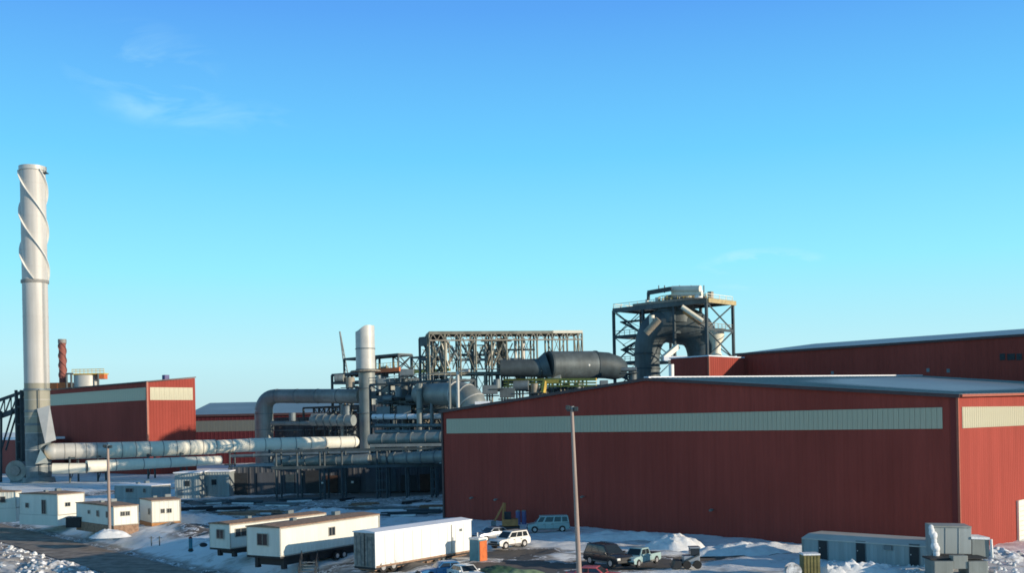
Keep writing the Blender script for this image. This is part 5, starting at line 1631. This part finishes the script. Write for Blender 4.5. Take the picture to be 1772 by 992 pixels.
# ------------------------------------------------------------------ vehicles (local x forward, y left, z up)
def lerp4(q, u, v):
    a = Vector(q[0]).lerp(Vector(q[1]), u); b = Vector(q[3]).lerp(Vector(q[2]), u)
    return a.lerp(b, v)


def pane(t, q, u0, v0, u1, v1, off=.012, m='glass', name='window'):
    c = [lerp4(q, u0, v0), lerp4(q, u1, v0), lerp4(q, u1, v1), lerp4(q, u0, v1)]
    n_ = (c[1] - c[0]).cross(c[3] - c[0]).normalized()
    cen = sum(c, Vector()) / 4
    mid_ = Vector((cen.x, 0, .8))
    if n_.dot(cen - mid_) < 0: n_ = -n_
    return MB().hexa([p - n_ * .02 for p in c] + [p + n_ * off for p in c]).build(name, m, t)


def car(label, loc, heading, style, paint, group='vehicles parked in the yard', scale=1.0, z=0.0):
    """heading: direction the nose points, in the ground plane"""
    cats = {'suv': 'car', 'sedan': 'car', 'van': 'van', 'pickup': 'pickup truck'}
    t = thing({'suv': 'parked_car', 'sedan': 'parked_car', 'van': 'parked_van', 'pickup': 'pickup_truck'}[style], label, cats[style], (loc.x, loc.y, z), rot=math.atan2(heading[1], heading[0]) or 1e-6, group=group)
    S = {  # length, width, roof z, belt z, hood z, nose/cabin stations from the nose: base0, top0, top1, base1
        'suv': (4.5, 1.8, 1.72, 1.02, .98, 1.15, 1.95, 4.15, 4.42),
        'sedan': (4.6, 1.78, 1.42, .92, .86, 1.3, 2.05, 3.35, 4.05),
        'van': (5.3, 1.95, 2.05, 1.15, 1.05, .95, 1.6, 5.1, 5.25),
        'pickup': (5.3, 1.9, 1.78, 1.08, 1.04, 1.25, 1.85, 3.1, 3.3)}[style]
    Lc, Wc, zr_, zb_, zh, b0, t0, t1, b1 = S
    hw = Wc / 2; x0_ = Lc / 2

    def X(s_): return x0_ - s_
    tail = zb_ - .02 if style != 'sedan' else .93
    prof = [(X(0), .38), (X(.02), .72), (X(.12), zh - .12), (X(.35), zh - .02), (X(b0), zb_ - .02), (X(b1), tail if style != 'pickup' else zb_), (X(Lc - .06), tail if style != 'pickup' else zb_), (X(Lc), .75), (X(Lc - .02), .38), (X(Lc - .3), .3), (X(.3), .3)]
    wr = .36 if style in ('suv', 'pickup', 'van') else .32
    wf, wb_ = .85, Lc - .95
    mb = MB().prism([(x, -hw, z_) for x, z_ in prof], (0, Wc, 0))
    body = mb.build('body', paint, t, bevel=.05, smooth=True)
    lo = [(X(b0), -hw + .04), (X(b0), hw - .04), (X(b1), hw - .04), (X(b1), -hw + .04)]
    hi = [(X(t0), -hw + .2), (X(t0), hw - .2), (X(t1), hw - .2), (X(t1), -hw + .2)]
    cb_ = MB().hexa([(x, y, zb_ - .04) for x, y in lo] + [(x, y, zr_) for x, y in hi]).build('cabin', paint, t, bevel=.045, smooth=True)
    l3 = [Vector((x, y, zb_ - .04)) for x, y in lo]; h3 = [Vector((x, y, zr_)) for x, y in hi]
    pane(t, [l3[0], l3[1], h3[1], h3[0]], .07, .12, .93, .9, name='windshield')
    pane(t, [l3[3], l3[2], h3[2], h3[3]], .1, .2, .9, .88, name='rear_window')
    divs = {'suv': ((.05, .36), (.39, .66), (.70, .93)), 'sedan': ((.07, .48), (.52, .90)), 'van': ((.04, .2), (.25, .5), (.54, .75), (.79, .96)), 'pickup': ((.06, .52), (.56, .92))}[style]
    for (a, b, c_, d_) in ((l3[0], l3[3], h3[3], h3[0]), (l3[1], l3[2], h3[2], h3[1])):
        for u0, u1 in divs: pane(t, [a, b, c_, d_], u0, .2, u1, .84, name='side_window')
    for sx in (wf, wb_):
        for sy in (-1, 1):
            ar = MB().tube([(X(sx), sy * (hw - .22), wr + .02), (X(sx), sy * (hw + .012), wr + .02)], wr + .06, 20).build('wheel_arch', 'black', t, smooth=True)
            ty = MB().tube([(X(sx), sy * (hw - .2), wr), (X(sx), sy * (hw + .035), wr)], wr, 20).build('tyre', 'rubber', t, smooth=True)
            MB().tube([(X(sx), sy * (hw - .1), wr), (X(sx), sy * (hw + .05), wr)], wr * .62, 14).build('rim', 'rim', ty, smooth=True)
    for sy in (-1, 1):
        MB().box(X(.1), X(-.015), sy * hw * .8 - .16, sy * hw * .8 + .16, zh - .34, zh - .16).build('headlight', 'lamp', t, bevel=.02)
        MB().box(X(Lc + .012), X(Lc - .06), sy * hw * .82 - .1, sy * hw * .82 + .1, .72, .98).build('tail_light', 'redlens', t, bevel=.02)
        MB().box(X(b0 + .35), X(b0 + .2), sy * (hw + .09) - .09, sy * (hw + .09) + .09, zb_ + .02, zb_ + .17).build('mirror', paint, t, bevel=.03)
    for sy in (-1, 1):
        for sx in ((1.25, 2.2, 3.2) if style in ('suv', 'van') else (1.35, 2.4, 3.35)):
            MB().box(X(sx) - .012, X(sx) + .012, sy * hw - .012, sy * hw + .006, .42, zb_ - .05).build('door_seam', 'black', t)
        for sx in (2.05, 3.05):
            MB().box(X(sx) - .1, X(sx) + .1, sy * (hw + .01) - .02, sy * (hw + .01) + .02, zb_ - .17, zb_ - .12).build('door_handle', 'black', t)
        MB().box(X(Lc - .9), X(.9), sy * hw - .02, sy * hw + .015, .33, .46).build('sill', 'dirtysill', t)
    MB().box(X(Lc + .03), X(Lc - .02), -.26, .26, .62, .76).build('number_plate', 'white', t)
    MB().box(X(.06), X(-.03), -hw * .55, hw * .55, zh - .36, zh - .16).build('grille', 'black', t)
    MB().box(X(.1), X(-.06), -hw * .97, hw * .97, .4, .58).build('front_bumper', 'black', t, bevel=.03)
    MB().box(X(Lc + .06), X(Lc - .1), -hw * .97, hw * .97, .4, .58).build('rear_bumper', 'black', t, bevel=.03)
    if style == 'pickup':
        MB().box(X(Lc - .12), X(b1 + .08), -hw + .1, hw - .1, zb_ + .001, zb_ + .03).build('bed', 'black', t)
    if style == 'suv':
        for sy in (-1, 1): MB().bar((X(t0 + .2), sy * (hw - .28), zr_ + .05), (X(t1 - .1), sy * (hw - .28), zr_ + .05), .04).build('roof_rail', 'black', t)
    t.scale = (scale,) * 3
    return t


Z0 = .05
car('white sport utility vehicle parked in the sun facing left', P(882, 948, 110), (-.72, -.69), 'suv', 'carwhite', scale=.98, z=Z0)
car('silver car with a light roof behind the white sport utility vehicle', P(852, 942, 117), (-.80, -.6), 'sedan', 'carsilver', scale=1.0, z=Z0)
car('pale teal van in the shade against the red hall wall', P(949, 925, 125), (-1, -.05), 'van', 'carteal', scale=.92, z=Z0)
car('dark sport utility vehicle parked left of the pale pickup', P(1053, 980, 95.0), (.55, -.83), 'suv', 'cardark', scale=1.08, z=Z0)
car('pale teal pickup truck right of the dark vehicle', P(1108, 980, 95.0), (-.62, -.78), 'pickup', 'carteal', scale=.86, z=Z0)
car('blue car at the bottom edge below the semi-trailer', P(768, 990, 89.5), (-.9, -.35), 'sedan', 'carblue', scale=.95, z=Z0)
car('white car cut by the bottom edge left of the green mound', P(806, 995, 87.5), (.5, -.86), 'sedan', 'carwhite', scale=.9, z=Z0)
car('red car whose roof just shows at the bottom edge right of the pole', P(1030, 1000, 84.5), (.9, -.3), 'sedan', 'carred', scale=.95, z=Z0)
# snowmobile-like small machine
p = G(1196, 984)
skd = thing('skid_loader', 'small dark and silver loader standing in the snow right of the pickup', 'loader', tuple(p))
MB().box(p.x - .7, p.x + .7, p.y - .5, p.y + .7, .35, 1.1).build('body', 'carsilver', skd, bevel=.06)
MB().box(p.x - .1, p.x + .7, p.y - .45, p.y + .6, 1.1, 1.75).build('cab', 'glass', skd, bevel=.05)
MB().box(p.x - .15, p.x + .75, p.y - .5, p.y + .65, 1.75, 1.85).build('cab_roof', 'carsilver', skd)
MB().hexa([(p.x - 1.7, p.y - .7, .05), (p.x - .9, p.y - .7, .05), (p.x - .9, p.y + .8, .05), (p.x - 1.7, p.y + .8, .05), (p.x - 1.45, p.y - .7, .7), (p.x - .95, p.y - .7, .7), (p.x - .95, p.y + .8, .7), (p.x - 1.45, p.y + .8, .7)]).build('bucket', 'black', skd)
for dx in (-.45, .45):
    for dy in (-.6, .8):
        MB().tube([(p.x + dx, p.y + dy - .12, .36), (p.x + dx, p.y + dy + .12, .36)], .36, 14).build('wheel', 'rubber', skd, smooth=True)
for dy in (-.58, .78):
    MB().bar((p.x + .6, p.y + dy, 1.2), (p.x - 1.0, p.y + dy, .5), .12).build('lift_arm', 'steel', skd)
# excavator behind the cars
p = G(872, 921); p.z = 0
ex = thing('excavator', 'small brown excavator with bent arm by the red hall wall behind the cars', 'excavator', tuple(p))
MB().box(p.x - .2, p.x + 1.7, p.y - .8, p.y + .8, .7, 1.5).build('body', 'brown', ex, bevel=.06)
MB().box(p.x + .1, p.x + .9, p.y - .7, p.y + .1, 1.5, 2.4).build('cab', 'glass', ex, bevel=.05)
for dy in (-.8, .8):
    MB().box(p.x - .6, p.x + 1.9, p.y + dy - .2, p.y + dy + .2, 0, .65).build('track', 'black', ex, bevel=.15)
MB().bar((p.x, p.y, 1.3), (p.x - .1 + .2, p.y, 3.4), .3).build('boom', 'brown', ex)
MB().bar((p.x + .1, p.y, 3.4), (p.x - 1.1, p.y, 1.2), .22).build('arm', 'brown', ex)
MB().box(p.x - 1.5, p.x - .9, p.y - .35, p.y + .35, .7, 1.3).build('bucket', 'steel2', ex, bevel=.05)
for i, (u, lab) in enumerate(((897, 'left one of two pale blue drums upright beside the excavator'), (907, 'right one of two pale blue drums upright beside the excavator'))):
    p = P(u, 912, 134); p.z = 0
    dr_ = thing('gas_tank', lab, 'tank', tuple(p), group='upright tanks at the hall wall')
    MB().cyl((p.x, p.y), .3, .3, 0, 1.7, 14).build('body', 'purple', dr_, smooth=True)
    MB().sphere((p.x, p.y, 1.7), .3, 14, 8, (1, 1, .6)).build('dome', 'duct2', dr_, smooth=True)

for o in bpy.data.objects:
    if '_o' in o: del o['_o']
print('objects', len(bpy.data.objects), 'tris', sum(len(o.data.polygons) * 2 for o in bpy.data.objects if o.type == 'MESH'))
